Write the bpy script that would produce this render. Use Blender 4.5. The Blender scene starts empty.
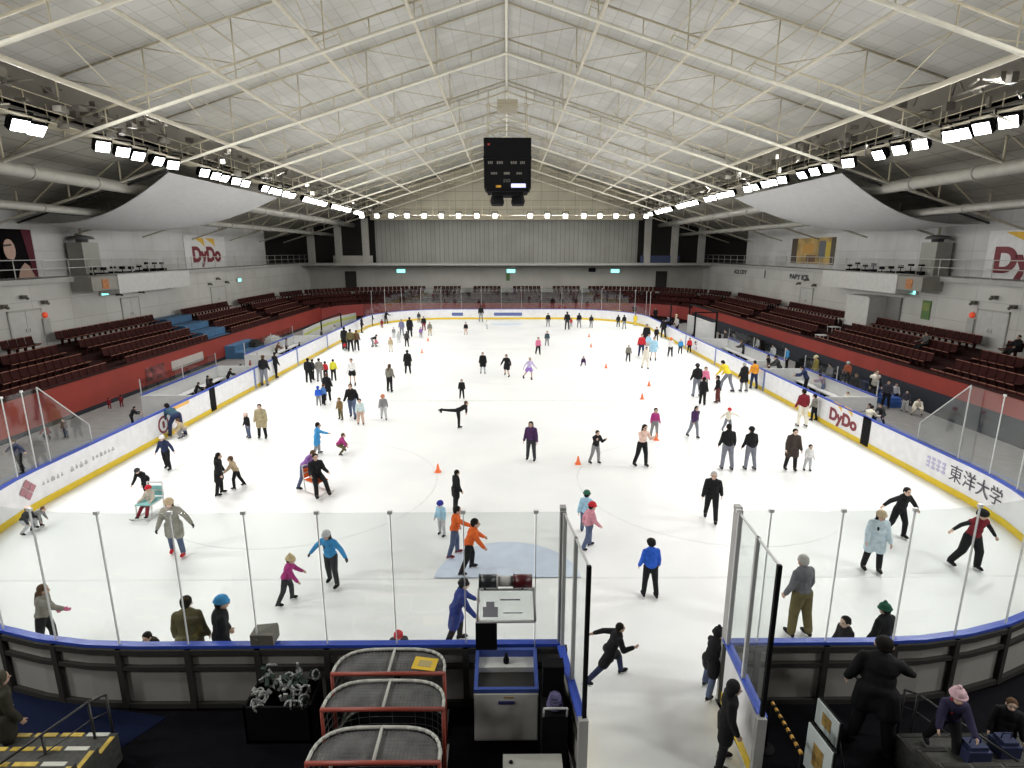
import bpy, bmesh, math, random
from mathutils import Vector, Matrix, Euler
from math import sin, cos, pi, radians, sqrt
random.seed(7)
SC = bpy.context.scene
COL = SC.collection
# ------------------------------------------------------------------ camera
PITCH = radians(13.07); YAW = radians(-0.5); CAMH = 8.0; FPX = 573.0
cam = bpy.data.cameras.new('camera'); camo = bpy.data.objects.new('camera', cam); COL.objects.link(camo)
camo.location = (0, 0, CAMH); camo.rotation_euler = (pi/2 - PITCH, 0, YAW)
cam.sensor_width = 36; cam.lens = FPX/1024*36; cam.clip_start = .1; cam.clip_end = 400
SC.camera = camo
# ------------------------------------------------------------------ world, exposure
w = bpy.data.worlds.new('world'); SC.world = w; w.use_nodes = True
w.node_tree.nodes['Background'].inputs[0].default_value = (.55, .6, .65, 1)
w.node_tree.nodes['Background'].inputs[1].default_value = .02
SC.view_settings.view_transform = 'Standard'; SC.view_settings.look = 'None'
SC.view_settings.gamma = 1; SC.view_settings.use_curve_mapping = False
SC.view_settings.exposure = 0.0
SC.cycles.max_bounces = 8; SC.cycles.diffuse_bounces = 4; SC.cycles.glossy_bounces = 3
SC.cycles.transparent_max_bounces = 24; SC.cycles.transmission_bounces = 4
SC.cycles.sample_clamp_indirect = 6
# light of the three floodlight rows (one long lamp per bay of a row, fixtures around all but the added near bays)
LX = 17.3; LH = 12.55
def area(name, loc, sx, sy, power, aim):
    l = bpy.data.lights.new(name, 'AREA'); l.shape = 'RECTANGLE'; l.size = sx; l.size_y = sy
    l.energy = power; l.color = (1, .985, .95)
    o = bpy.data.objects.new(name, l); COL.objects.link(o); o.location = loc
    o.rotation_euler = (Vector(aim)-Vector(loc)).to_track_quat('-Z', 'Y').to_euler()
    return o
ROWP = 800
for k in range(-2, 8):  # first two bays per side are unseen fill, added to brighten camera-facing surfaces
    D = 13.2 + 7.2*k
    for s in (-1, 1):
        area('floodlight_or_fill_lamp', (s*(LX-.15), D, LH-.22), .5, 5.4, ROWP, (s*3.5, D+.6, 0))
for k in range(4):
    area('floodlight_or_fill_lamp', (-11.4+7.6*k, 72.4, LH-.25), 6.4, .5, ROWP, (-11.4+7.6*k, 55, 0))

# ------------------------------------------------------------------ pixel -> place helpers (1024x768 frame)
_R = camo.rotation_euler.to_matrix()
def ray(px, py): return _R @ Vector(((px-512)/FPX, -(py-384)/FPX, -1))
def at(px, py, h=0.0):
    d = ray(px, py); t = (h-CAMH)/d.z; return Vector((0, 0, CAMH)) + d*t
def atX(px, py, X):
    d = ray(px, py); return Vector((0, 0, CAMH)) + d*(X/d.x)
def atD(px, py, D):
    d = ray(px, py); return Vector((0, 0, CAMH)) + d*(D/d.y)
def proj(p):
    q = _R.transposed() @ (Vector(p)-Vector((0, 0, CAMH)))
    return (512+FPX*q.x/-q.z, 384-FPX*q.y/-q.z, -q.z)
# ------------------------------------------------------------------ materials
MATS = {}
def mat(name, col, rough=.6, metal=0, vary=.06, scale=3.0, emit=0, spec=.5, bump=0):
    if name in MATS: return MATS[name]
    m = bpy.data.materials.new(name); m.use_nodes = True; nt = m.node_tree; N = nt.nodes; L = nt.links
    b = N['Principled BSDF']; b.inputs['Roughness'].default_value = rough; b.inputs['Metallic'].default_value = metal
    b.inputs['Specular IOR Level'].default_value = spec
    tc = N.new('ShaderNodeTexCoord'); no = N.new('ShaderNodeTexNoise'); no.inputs['Scale'].default_value = scale; no.inputs['Detail'].default_value = 3
    L.new(tc.outputs['Object'], no.inputs['Vector'])
    r = N.new('ShaderNodeValToRGB')
    r.color_ramp.elements[0].position = .3; r.color_ramp.elements[1].position = .7
    r.color_ramp.elements[0].color = (*[max(0, c*(1-vary)) for c in col], 1)
    r.color_ramp.elements[1].color = (*[min(1, c*(1+vary)) for c in col], 1)
    L.new(no.outputs['Fac'], r.inputs['Fac']); L.new(r.outputs['Color'], b.inputs['Base Color'])
    if emit:
        L.new(r.outputs['Color'], b.inputs['Emission Color']); b.inputs['Emission Strength'].default_value = emit
    if bump:
        bp = N.new('ShaderNodeBump'); bp.inputs['Strength'].default_value = bump; bp.inputs['Distance'].default_value = .02
        L.new(no.outputs['Fac'], bp.inputs['Height']); L.new(bp.outputs['Normal'], b.inputs['Normal'])
    MATS[name] = m; return m
def panel_mat(name, col, line, su, sv, width=.02, axes=(1, 0), rough=.7, vary=.05):
    """sheet cladding with seams on a grid su x sv metres in object space"""
    m = bpy.data.materials.new(name); m.use_nodes = True; nt = m.node_tree; N = nt.nodes; L = nt.links
    b = N['Principled BSDF']; b.inputs['Roughness'].default_value = rough; b.inputs['Specular IOR Level'].default_value = .3
    tc = N.new('ShaderNodeTexCoord'); sp = N.new('ShaderNodeSeparateXYZ'); L.new(tc.outputs['Object'], sp.inputs[0])
    cb = N.new('ShaderNodeCombineXYZ')
    L.new(sp.outputs[axes[0]], cb.inputs[0]); L.new(sp.outputs[axes[1]], cb.inputs[1])
    br = N.new('ShaderNodeTexBrick'); br.offset = 0; br.inputs['Scale'].default_value = 1
    br.inputs['Brick Width'].default_value = su; br.inputs['Row Height'].default_value = sv
    br.inputs['Mortar Size'].default_value = width; br.inputs['Mortar Smooth'].default_value = .3
    br.inputs['Color1'].default_value = (*[c*(1-vary) for c in col], 1); br.inputs['Color2'].default_value = (*[min(1, c*(1+vary)) for c in col], 1)
    br.inputs['Mortar'].default_value = (*line, 1)
    L.new(cb.outputs[0], br.inputs['Vector'])
    no = N.new('ShaderNodeTexNoise'); no.inputs['Scale'].default_value = .35; no.inputs['Detail'].default_value = 4
    L.new(tc.outputs['Object'], no.inputs['Vector'])
    r = N.new('ShaderNodeValToRGB'); r.color_ramp.elements[0].color = (.86, .86, .84, 1); r.color_ramp.elements[1].color = (1, 1, 1, 1)
    r.color_ramp.elements[0].position = .35; r.color_ramp.elements[1].position = .6
    L.new(no.outputs['Fac'], r.inputs['Fac'])
    mx = N.new('ShaderNodeMix'); mx.data_type = 'RGBA'; mx.blend_type = 'MULTIPLY'; mx.inputs[0].default_value = 1
    L.new(br.outputs['Color'], mx.inputs[6]); L.new(r.outputs['Color'], mx.inputs[7]); L.new(mx.outputs[2], b.inputs['Base Color'])
    return m
def glass_mat(name, tint, gloss=.06):
    m = bpy.data.materials.new(name); m.use_nodes = True; nt = m.node_tree; N = nt.nodes; L = nt.links
    N.remove(N['Principled BSDF']); out = N['Material Output']
    t = N.new('ShaderNodeBsdfTransparent'); t.inputs[0].default_value = (*tint, 1)
    g = N.new('ShaderNodeBsdfGlossy'); g.inputs['Roughness'].default_value = .04
    tc = N.new('ShaderNodeTexCoord'); no = N.new('ShaderNodeTexNoise'); no.inputs['Scale'].default_value = 1.5
    L.new(tc.outputs['Object'], no.inputs['Vector'])
    mp = N.new('ShaderNodeMapRange'); mp.inputs['To Min'].default_value = gloss*.6; mp.inputs['To Max'].default_value = gloss*1.5
    L.new(no.outputs['Fac'], mp.inputs['Value'])
    mx = N.new('ShaderNodeMixShader'); L.new(mp.outputs[0], mx.inputs[0]); L.new(t.outputs[0], mx.inputs[1]); L.new(g.outputs[0], mx.inputs[2])
    L.new(mx.outputs[0], out.inputs['Surface']); return m
M_white = mat('white_board', (.80, .80, .82), .35, spec=.4)
M_yellow = mat('yellow_kick', (.78, .56, .02), .45)
M_blue = mat('blue_rail', (.03, .07, .42), .35)
M_steel = mat('steel_post', (.52, .52, .52), .45)
M_stan = mat('pale_stanchion', (.72, .73, .73), .4)
M_black = mat('black_plastic', (.006, .006, .007), .75, spec=.12)
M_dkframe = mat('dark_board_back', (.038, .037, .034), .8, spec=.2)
M_backpanel = mat('board_back_panel', (.36, .35, .325), .8, scale=1, spec=.2)
M_glass = glass_mat('rink_glass', (.94, .955, .95), .05)
M_sglass = glass_mat('side_glass', (.84, .86, .86), .06)
M_cream = mat('cream_pipe', (.80, .77, .66), .5)
M_beam = mat('beam_tan', (.60, .56, .46), .6)
M_tan = mat('tan_steel', (.52, .47, .35), .6)
M_duct = mat('duct_metal', (.42, .41, .37), .5, .2)
M_dark = mat('dark_void', (.02, .02, .02), .8)
M_clut = mat('ceiling_gear', (.14, .13, .11), .7)
M_lamp = mat('lamp_lens', (1, 1, .98), .3, emit=10, vary=0)
M_seat = mat('maroon_seat', (.036, .008, .007), .8, vary=.15, spec=.15)
M_lit_edge = mat('seat_lit_edge', (.32, .13, .09), .6)  # paler brown puts the light on seat edges into the colour
M_conc = mat('terrace_concrete', (.030, .013, .012), .9, spec=.1)
M_red = mat('red_skirt', (.27, .030, .020), .6, vary=.1, scale=.6)
M_grey = mat('grey_metal', (.36, .36, .35), .5)
M_lgrey = mat('light_grey_paint', (.62, .62, .60), .5)
M_walk = mat('grey_walkway', (.21, .205, .20), .75, vary=.12)
M_floorb = mat('dark_floor', (.004, .004, .006), .9, vary=.3, spec=.1)
M_matblue = mat('navy_matting', (.006, .010, .032), .95, spec=.1)
M_orange = mat('cone_orange', (.95, .20, .06), .5)
M_exit = mat('exit_sign_glow', (.25, .95, .85), .5, emit=2.2)
M_redlamp = mat('red_alarm', (.9, .10, .04), .4, emit=.3)
M_green = mat('green_notice', (.10, .20, .06), .6, vary=.3, scale=8)
# ------------------------------------------------------------------ mesh helpers
def link(name, me, mats, parent=None):
    o = bpy.data.objects.new(name, me); COL.objects.link(o)
    for m in (mats if isinstance(mats, (list, tuple)) else [mats]):
        if len(me.materials) < len(mats if isinstance(mats, (list, tuple)) else [mats]): me.materials.append(m)
    if parent: o.parent = parent
    return o
def T(o, label, cat, group=None, kind=None):
    if kind: o['kind'] = kind
    if label: o['label'] = label
    if cat: o['category'] = cat
    if group: o['group'] = group
    return o
def S(o, label=None, cat=None):
    o['kind'] = 'structure'
    if label: o['label'] = label
    if cat: o['category'] = cat
    return o
def E(name, loc=(0, 0, 0), rz=0):
    o = bpy.data.objects.new(name, None); COL.objects.link(o); o.location = loc; o.rotation_euler = (0, 0, rz); o.empty_display_size = .2
    return o
class MB:
    def __init__(s): s.v = []; s.f = []; s.mi = []; s.sm = []
    def add(s, vs, fs, mi=0, smooth=False):
        n = len(s.v); s.v += [tuple(v) for v in vs]
        for f in fs: s.f.append([i+n for i in f]); s.mi.append(mi); s.sm.append(smooth)
        return s
    def box(s, a, b, mi=0, M=None):
        (x0, y0, z0), (x1, y1, z1) = a, b
        vs = [(x, y, z) for x in (x0, x1) for y in (y0, y1) for z in (z0, z1)]
        if M: vs = [M @ Vector(v) for v in vs]
        fs = [(0, 1, 3, 2), (4, 6, 7, 5), (0, 4, 5, 1), (2, 3, 7, 6), (0, 2, 6, 4), (1, 5, 7, 3)]
        return s.add(vs, fs, mi)
    def cbox(s, c, d, mi=0, M=None):
        return s.box([c[i]-d[i]/2 for i in range(3)], [c[i]+d[i]/2 for i in range(3)], mi, M)
    def tube(s, p, q, r, n=6, mi=0, r2=None, smooth=True):
        p, q = Vector(p), Vector(q); d = (q-p)
        if d.length < 1e-6: return s
        d.normalize(); a = d.orthogonal().normalized(); b = d.cross(a); r2 = r if r2 is None else r2
        vs = [p+(a*cos(2*pi*k/n)+b*sin(2*pi*k/n))*r for k in range(n)]+[q+(a*cos(2*pi*k/n)+b*sin(2*pi*k/n))*r2 for k in range(n)]
        fs = [(k, (k+1) % n, n+(k+1) % n, n+k) for k in range(n)]
        s.add(vs, fs, mi, smooth); k0 = len(s.v)-2*n
        s.f.append([k0+n-1-k for k in range(n)]); s.mi.append(mi); s.sm.append(False)
        s.f.append([k0+n+k for k in range(n)]); s.mi.append(mi); s.sm.append(False)
        return s
    def path(s, pts, r, n=6, mi=0):
        for i in range(len(pts)-1): s.tube(pts[i], pts[i+1], r, n, mi)
        return s
    def prism(s, poly, z0, z1, mi=0, M=None):
        n = len(poly)
        vs = [(x, y, z0) for x, y in poly]+[(x, y, z1) for x, y in poly]
        if M: vs = [M @ Vector(v) for v in vs]
        fs = [tuple(range(n))[::-1], tuple(range(n, 2*n))]+[(k, (k+1) % n, n+(k+1) % n, n+k) for k in range(n)]
        return s.add(vs, fs, mi)
    def lathe(s, prof, n=16, mi=0, c=(0, 0, 0), smooth=True):
        vs = []; c = Vector(c)
        for r, z in prof: vs += [c+Vector((r*cos(2*pi*k/n), r*sin(2*pi*k/n), z)) for k in range(n)]
        fs = []
        for i in range(len(prof)-1):
            fs += [(i*n+k, i*n+(k+1) % n, (i+1)*n+(k+1) % n, (i+1)*n+k) for k in range(n)]
        s.add(vs, fs, mi, smooth)
        k0 = len(s.v)-len(vs)
        s.f.append([k0+n-1-k for k in range(n)]); s.mi.append(mi); s.sm.append(False)
        s.f.append([k0+(len(prof)-1)*n+k for k in range(n)]); s.mi.append(mi); s.sm.append(False)
        return s
    def ribbon(s, path, o0, o1, z0, z1, mi=0):
        """solid strip swept along plan path between outward offsets o0, o1"""
        P = [Vector((p[0], p[1], 0)) for p in path]; n = len(P); vs = []
        for i in range(n):
            t = (P[min(i+1, n-1)]-P[max(i-1, 0)]).normalized(); nr = Vector((-t.y, t.x, 0))
            for o, z in ((o0, z0), (o1, z0), (o1, z1), (o0, z1)):
                q = P[i]+nr*o; vs.append((q.x, q.y, z))
        fs = []
        for i in range(n-1):
            for k in range(4): fs.append((4*i+k, 4*i+(k+1) % 4, 4*i+4+(k+1) % 4, 4*i+4+k))
        fs += [(3, 2, 1, 0), (4*n-4, 4*n-3, 4*n-2, 4*n-1)]
        return s.add(vs, fs, mi)
    def mesh(s, name):
        me = bpy.data.meshes.new(name); me.from_pydata(s.v, [], s.f); me.polygons.foreach_set('material_index', s.mi)
        me.polygons.foreach_set('use_smooth', s.sm); me.update()
        bm = bmesh.new(); bm.from_mesh(me); bmesh.ops.recalc_face_normals(bm, faces=bm.faces); bm.to_mesh(me); bm.free()
        return me
    def obj(s, name, mats, parent=None): return link(name, s.mesh(name), mats, parent)
def text_obj(name, body, size, m, M, parent=None, ext=.01, align='CENTER', sx=1, bold=0):
    c = bpy.data.curves.new(name, 'FONT'); c.body = body; c.size = size; c.extrude = ext; c.align_x = align; c.align_y = 'CENTER'; c.offset = bold
    t = bpy.data.objects.new(name, c); COL.objects.link(t)
    dg = bpy.context.evaluated_depsgraph_get(); me = bpy.data.meshes.new_from_object(t.evaluated_get(dg))
    bpy.data.objects.remove(t); bpy.data.curves.remove(c); me.transform(Matrix.Diagonal((sx, 1, 1, 1)))
    me.transform(M); me.materials.clear(); return link(name, me, m, parent)
def face_left(p):   # local x -> text reading direction for a sign on the left side wall (normal +X): text runs toward +Y
    return Matrix.Translation(p) @ Matrix(((0, 0, 1, 0), (1, 0, 0, 0), (0, 1, 0, 0), (0, 0, 0, 1)))
def face_right(p):  # on the right wall (normal -X): text runs toward -Y
    return Matrix.Translation(p) @ Matrix(((0, 0, -1, 0), (-1, 0, 0, 0), (0, 1, 0, 0), (0, 0, 0, 1)))
def face_cam(p): return Matrix.Translation(p) @ Matrix.Rotation(pi/2, 4, 'X')
ORD = ['first', 'second', 'third', 'fourth', 'fifth', 'sixth', 'seventh', 'eighth', 'ninth', 'tenth', 'eleventh', 'twelfth', 'thirteenth', 'fourteenth', 'fifteenth', 'sixteenth', 'seventeenth', 'eighteenth', 'nineteenth', 'twentieth', 'twenty-first', 'twenty-second', 'twenty-third', 'twenty-fourth', 'twenty-fifth', 'twenty-sixth', 'twenty-seventh', 'twenty-eighth', 'twenty-ninth', 'thirtieth', 'thirty-first', 'thirty-second', 'thirty-third', 'thirty-fourth', 'thirty-fifth', 'thirty-sixth', 'thirty-seventh', 'thirty-eighth', 'thirty-ninth', 'fortieth']
SIDE = {-1: 'left', 1: 'right'}
# ================================================================== SHELL
NEAR, FAR, HW, CR = 8.9, 68.9, 15.0, 8.5
# ice + lane
def ice_mat():
    m = bpy.data.materials.new('ice'); m.use_nodes = True; nt = m.node_tree; N = nt.nodes; L = nt.links; b = N['Principled BSDF']
    b.inputs['Roughness'].default_value = .42; b.inputs['Specular IOR Level'].default_value = .35
    tc = N.new('ShaderNodeTexCoord'); n1 = N.new('ShaderNodeTexNoise'); n1.inputs['Scale'].default_value = .22; n1.inputs['Detail'].default_value = 6
    L.new(tc.outputs['Object'], n1.inputs['Vector'])
    r = N.new('ShaderNodeValToRGB'); r.color_ramp.elements[0].position = .3; r.color_ramp.elements[1].position = .65
    r.color_ramp.elements[0].color = (.80, .815, .82, 1); r.color_ramp.elements[1].color = (.90, .905, .90, 1)
    L.new(n1.outputs['Fac'], r.inputs['Fac'])
    n2 = N.new('ShaderNodeTexNoise'); n2.inputs['Scale'].default_value = 5; n2.inputs['Detail'].default_value = 8; n2.inputs['Distortion'].default_value = 2
    L.new(tc.outputs['Object'], n2.inputs['Vector'])
    r2 = N.new('ShaderNodeValToRGB'); r2.color_ramp.elements[0].color = (.96, .965, .97, 1); r2.color_ramp.elements[1].color = (1, 1, 1, 1)
    L.new(n2.outputs['Fac'], r2.inputs['Fac'])
    mx = N.new('ShaderNodeMix'); mx.data_type = 'RGBA'; mx.blend_type = 'MULTIPLY'; mx.inputs[0].default_value = 1
    L.new(r.outputs['Color'], mx.inputs[6]); L.new(r2.outputs['Color'], mx.inputs[7]); L.new(mx.outputs[2], b.inputs['Base Color'])
    L.new(n2.outputs['Fac'], b.inputs['Roughness']) if False else None
    return m
M_ice = ice_mat()
def arc(cx, cy, r, a0, a1, n=14): return [(cx+r*cos(radians(a0+(a1-a0)*k/n)), cy+r*sin(radians(a0+(a1-a0)*k/n))) for k in range(n+1)]
GL, GR = 1.0, 3.85      # gate opening in the near boards
# counter-clockwise seen from above reversed: path runs so that +offset points OUTWARD
near_left = [(GL, NEAR), (-3, NEAR)]+arc(-HW+CR, NEAR+CR, CR, 270, 180)
left_side = [(-HW, NEAR+CR), (-HW, 30), (-HW, 45), (-HW, FAR-CR)]
far_end = arc(-HW+CR, FAR-CR, CR, 180, 90)+arc(HW-CR, FAR-CR, CR, 90, 0)
right_side = [(HW, FAR-CR), (HW, 45), (HW, 30), (HW, NEAR+CR)]
near_right = arc(HW-CR, NEAR+CR, CR, 0, -90)+[(GR, NEAR)]
def flip(p): return p
mb = MB()
outline = arc(-HW+CR, NEAR+CR, CR, 180, 270)+[(GL, NEAR), (GL, 5.2), (GR-.05, 5.2), (GR-.05, NEAR)]+arc(HW-CR, NEAR+CR, CR, 270, 360)+arc(HW-CR, FAR-CR, CR, 0, 90)+arc(-HW+CR, FAR-CR, CR, 90, 180)
mb.prism(outline, -.08, 0.0)
ice = S(mb.obj('floor', M_ice), 'white ice surface of the rink', 'ice')
# painted marks in the ice
M_line = mat('faint_line', (.76, .775, .775), .5); M_crease = mat('crease_paint', (.62, .70, .84), .5); M_fline = mat('faint_red', (.72, .66, .66), .5)
def mark(name, poly, m): MB().prism(poly, 0.0005, .003).obj(name, m, ice)
def ringmark(name, cx, cy, r, wd, m, a0=0, a1=360, n=40):
    mb = MB(); P = arc(cx, cy, r, a0, a1, n); mb.ribbon(P, -wd/2, wd/2, .0005, .003); mb.obj(name, m, ice)
for gy, s in ((NEAR+4, 1), (FAR-4, -1)):
    mark('goal_line', [(-13.7, gy-.04), (13.7, gy-.04), (13.7, gy+.04), (-13.7, gy+.04)], M_line)
    mark('goal_crease', arc(0, gy, 1.85, 0 if s > 0 else 180, 180 if s > 0 else 360, 24), M_crease)
for yy in (30.4, 47.4): mark('zone_line', [(-14.9, yy-.12), (14.9, yy-.12), (14.9, yy+.12), (-14.9, yy+.12)], M_line)
for sx in (-1, 1):
    for yy in (NEAR+10, FAR-10): ringmark('face_off_circle', sx*7, yy, 4.5, .06, M_line)
ringmark('centre_circle', 0, 38.9, 4.5, .05, M_line)
# floors around
MB().prism([(-33, -9), (33, -9), (33, 82), (-33, 82)], -.4, -.081).obj('floor_base', M_floorb)['kind'] = 'structure'
sw = MB()
for s in (-1, 1):
    sw.prism([(s*15.12, 17.5), (s*21.35, 13), (s*21.35, 66), (s*15.12, 60.5)], -.08, 0.0)
S(sw.obj('floor_walkway', M_walk), 'grey walkway beside the rink boards', 'floor')
o = E('dummy'); bpy.data.objects.remove(o)
nf = MB(); nf.prism([(-21.3, -8), (GL-.12, -8), (GL-.12, NEAR-.2), (-6.5, NEAR-.2)]+[(x*1.02-.1, y-.1) for x, y in arc(-HW+CR, NEAR+CR, CR, 265, 182)]+[(-21.3, 13)], -.08, .0)
S(nf.obj('floor_near_left', M_floorb), 'black floor outside the near boards', 'floor')
nf = MB(); nf.prism([(GR+.12, NEAR-.2), (GR+.12, -8), (21.3, -8), (21.3, 13)]+[(x*1.02+.1, y-.1) for x, y in arc(HW-CR, NEAR+CR, CR, 358, 275)], -.08, .0)
S(nf.obj('floor_near_right', M_floorb), 'black floor outside the near right boards', 'floor')
T(MB().prism([(-8.9, 7.9), (-6.4, 7.9), (-6.0, 8.55), (-8.6, 9.0), (-9.6, 9.3)], 0.0, .012).obj('floor_mat', M_matblue), 'navy blue matting on the floor below the curved boards', 'mat')

# ---- roof
SL = .306; HA = 17.7                      # slope and apex of the bottom chords
def chordz(x): return HA-SL*abs(x)
DEEP = 2.25
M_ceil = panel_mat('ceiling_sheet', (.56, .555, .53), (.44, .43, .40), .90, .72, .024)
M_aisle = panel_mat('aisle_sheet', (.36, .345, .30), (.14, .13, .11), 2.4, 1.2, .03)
XE = 17.9
for s in (-1, 1):
    z0, z1 = HA+DEEP+.12, HA+DEEP+.12-SL*XE
    mb = MB(); mb.add([(0, -9, z0), (s*XE, -9, z1), (s*XE, 80.4, z1), (0, 80.4, z0), (0, -9, z0+.15), (s*XE, -9, z1+.15), (s*XE, 80.4, z1+.15), (0, 80.4, z0+.15)],
        [(0, 1, 2, 3), (4, 5, 6, 7), (0, 1, 5, 4), (1, 2, 6, 5), (2, 3, 7, 6), (3, 0, 4, 7)])
    S(mb.obj('ceiling', M_ceil), 'white panelled %s slope of the pitched roof' % SIDE[s], 'ceiling')
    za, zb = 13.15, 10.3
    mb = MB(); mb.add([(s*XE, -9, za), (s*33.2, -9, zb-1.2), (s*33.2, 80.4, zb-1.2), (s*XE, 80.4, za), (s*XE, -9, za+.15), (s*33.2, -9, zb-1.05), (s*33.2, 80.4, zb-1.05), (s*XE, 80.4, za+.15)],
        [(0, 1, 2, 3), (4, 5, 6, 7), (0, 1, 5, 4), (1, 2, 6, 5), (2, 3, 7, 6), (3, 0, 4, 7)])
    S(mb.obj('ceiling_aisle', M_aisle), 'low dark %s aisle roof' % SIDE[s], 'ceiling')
    MB().box((min(s*XE, s*(XE+.15)), -9, za), (max(s*XE, s*(XE+.15)), 80.4, z1+.1)).obj('wall_clerestory_'+SIDE[s], M_clut)['kind'] = 'structure'
# trusses
TD = [3.0+7.2*k for k in range(11)]
for k, D in enumerate(TD):
    root = E('roof_truss', (0, D, HA))
    T(root, 'gabled white pipe roof truss, %s from the near end' % ORD[k], 'truss', 'gabled roof trusses')
    R = lambda x, dz, dy=0: Vector((x, dy, -SL*abs(x)+dz))
    b = MB()
    for s in (-1, 1): b.tube(R(0, 0), R(s*28.3, 0), .072, 8)
    b.obj('bottom_chord', M_cream, root)
    b = MB()
    for s in (-1, 1): b.tube(R(0, DEEP), R(s*17.6, DEEP), .048, 6)
    b.obj('top_chord', M_tan, root)
    b = MB()
    for s in (-1, 1): b.tube(R(0, .62), R(s*17.6, .62), .045, 6)
    b.obj('middle_chord', M_tan, root)
    b = MB(); n = 10; st = 17.6/10
    for s in (-1, 1):
        for i in range(n+1):
            x = s*st*i
            if i % 2 == 0: b.tube(R(x, .62), R(x, DEEP), .032, 5)
            b.tube(R(x, 0), R(x, .62), .028, 5)
            if i < n:
                if i % 2 == 0: b.tube(R(x, .62), R(x+s*st*2, DEEP), .024, 5)
    b.obj('web_bars', M_tan, root)
    for s in (-1, 1):
        b = MB()
        for x in (17.6, 20.2, 23, 25.8): b.tube(R(s*x, 0), Vector((s*x, 0, 13.1-HA-(x-XE)*.19)), .05, 5)
        for x in (17.6, 20.2, 23): b.tube(R(s*(x+2.7), 0), Vector((s*x, 0, 13.1-HA-(x-XE)*.19)), .04, 5)
        b.obj('aisle_bars', M_tan, root)
# longitudinal beams
for s in (-1, 1):
    for j, x in enumerate((3.7, 7.4, 11.1, 14.8)):
        root = E('lattice_beam', (s*x, 0, chordz(x)))
        T(root, 'cream lattice beam running the length of the roof, %s out from the ridge to the %s' % (ORD[j], SIDE[s]), 'beam', 'lengthwise roof beams')
        b = MB(); b.tube((0, -5, .35), (0, 79.8, .35), .10 if j == 3 else .075, 6); b.obj('lower_pipe', M_beam, root)
        b = MB(); b.tube((0, -5, 1.9), (0, 79.8, 1.9), .03, 5)
        y = 3.0
        while y < 75:
            b.tube((0, y, .35), (0, y+3.6, 1.9), .024, 5); b.tube((0, y+3.6, 1.9), (0, y+7.2, .35), .024, 5); y += 7.2
        b.obj('lattice', M_tan, root)
b = MB()
b.tube((0, -5, HA+.05), (0, 79.8, HA+.05), .06, 6); b.tube((0, -5, HA+DEEP), (0, 79.8, HA+DEEP), .07, 6)
T(b.obj('ridge_beam', M_cream), 'cream pipe beam along the ridge of the roof', 'beam')
# aisle ducts, cable trays and gear along both sides
for s in (-1, 1):
    nm = SIDE[s]
    for (x, z, r, lab) in ((20.4, 11.3, .30, 'fat pale grey air duct'), (23.2, 10.1, .2, 'thin pale air duct')):
        d = MB(); d.tube((s*x, 0, z), (s*x, 79, z), r, 12)
        y = 2
        while y < 78:
            d.tube((s*x, y, z), (s*x, y+.12, z), r+.04, 12); y += 4
        T(d.obj('air_duct', M_duct), '%s under the %s aisle roof' % (lab, nm), 'duct')
    c = MB(); rr = random.Random(3+s)
    c.box((min(s*16.9, s*17.75), 8, 12.62), (max(s*16.9, s*17.75), 76, 12.66))
    for y in range(8, 76, 2):
        for a in (16.95, 17.7): c.tube((s*a, y, 12.64), (s*a, y, 13.5), .022, 4)
    for z in (13.05, 13.5):
        c.tube((s*16.95, 8, z), (s*16.95, 76, z), .02, 4)
    T(c.obj('lamp_catwalk', M_tan), 'narrow %s catwalk carrying a row of floodlights' % nm, 'catwalk')
    c = MB()
    for i in range(230):
        y = rr.uniform(9, 78); x = rr.uniform(15.8, 17.2); z = rr.uniform(12.6, 13.9)
        q = rr.random()
        if q < .5: c.cbox((s*x, y, z), (rr.uniform(.1, .4), rr.uniform(.1, .5), rr.uniform(.1, .35)))
        else: c.tube((s*x, y, z), (s*(x-rr.uniform(-.6, .6)), y+rr.uniform(-1, 1), z+rr.uniform(-.4, .4)), .04, 5)
    T(c.obj('catwalk_wiring', M_clut), 'tangle of dark brackets and wiring above the %s floodlights' % nm, 'wiring', kind='stuff')
c = MB(); c.box((-17.7, 72.3, 12.2), (17.7, 73.3, 12.28))
for x in range(-17, 18, 2): c.tube((x, 72.4, 12.25), (x, 72.4, 13.2), .03, 4); c.tube((x, 73.2, 12.25), (x, 73.2, 14.2), .03, 4)
c.tube((-17.7, 72.4, 13.2), (17.7, 72.4, 13.2), .03, 4)
T(c.obj('lamp_catwalk', M_tan), 'narrow far catwalk carrying a straight row of floodlights', 'catwalk')
# floodlights
def flood_mesh():
    h = MB(); h.box((-.26, -.1, -.22), (.26, .14, .22)); h.box((-.2, .14, -.16), (.2, .26, .16)); 
    for x in (-.3, .3): h.box((x-.02, -.03, -.05), (x+.02, .03, .42))
    h.box((-.32, -.03, .40), (.32, .03, .44))
    l = MB(); l.prism([(-.23, -.19), (.23, -.19), (.23, .19), (-.23, .19)], .1, .125, M=Matrix.Rotation(pi/2, 4, 'X'))
    return h.mesh('housing'), l.mesh('lens')
FH, FL = flood_mesh()
def flood(p, aim, label, grp):
    r = E('floodlight', p); d = Vector(aim)-Vector(p)
    r.rotation_euler = d.to_track_quat('-Y', 'Z').to_euler(); r.scale = (1.15,)*3
    T(r, label, 'floodlight', grp)
    link('housing', FH, M_black, r); link('lens', FL, M_lamp, r)
base = [26.3, 27.6, 28.7, 30.25, 31.6]
FDS = {-1: [15.2, 17.0, 18.6, 22.0, 22.75]+[d+8.4*k for k in range(6) for d in base if d+8.4*k < 72], 1: [15.2, 17.4, 21.1, 22.2, 23.1, 23.7, 25.4, 26.7, 28.1, 30.6, 32.4, 33.8, 35.2]+[d+8.4*k+3.0 for k in range(1, 5) for d in base if d+8.4*k+3 < 72]+[71.4]}
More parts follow.
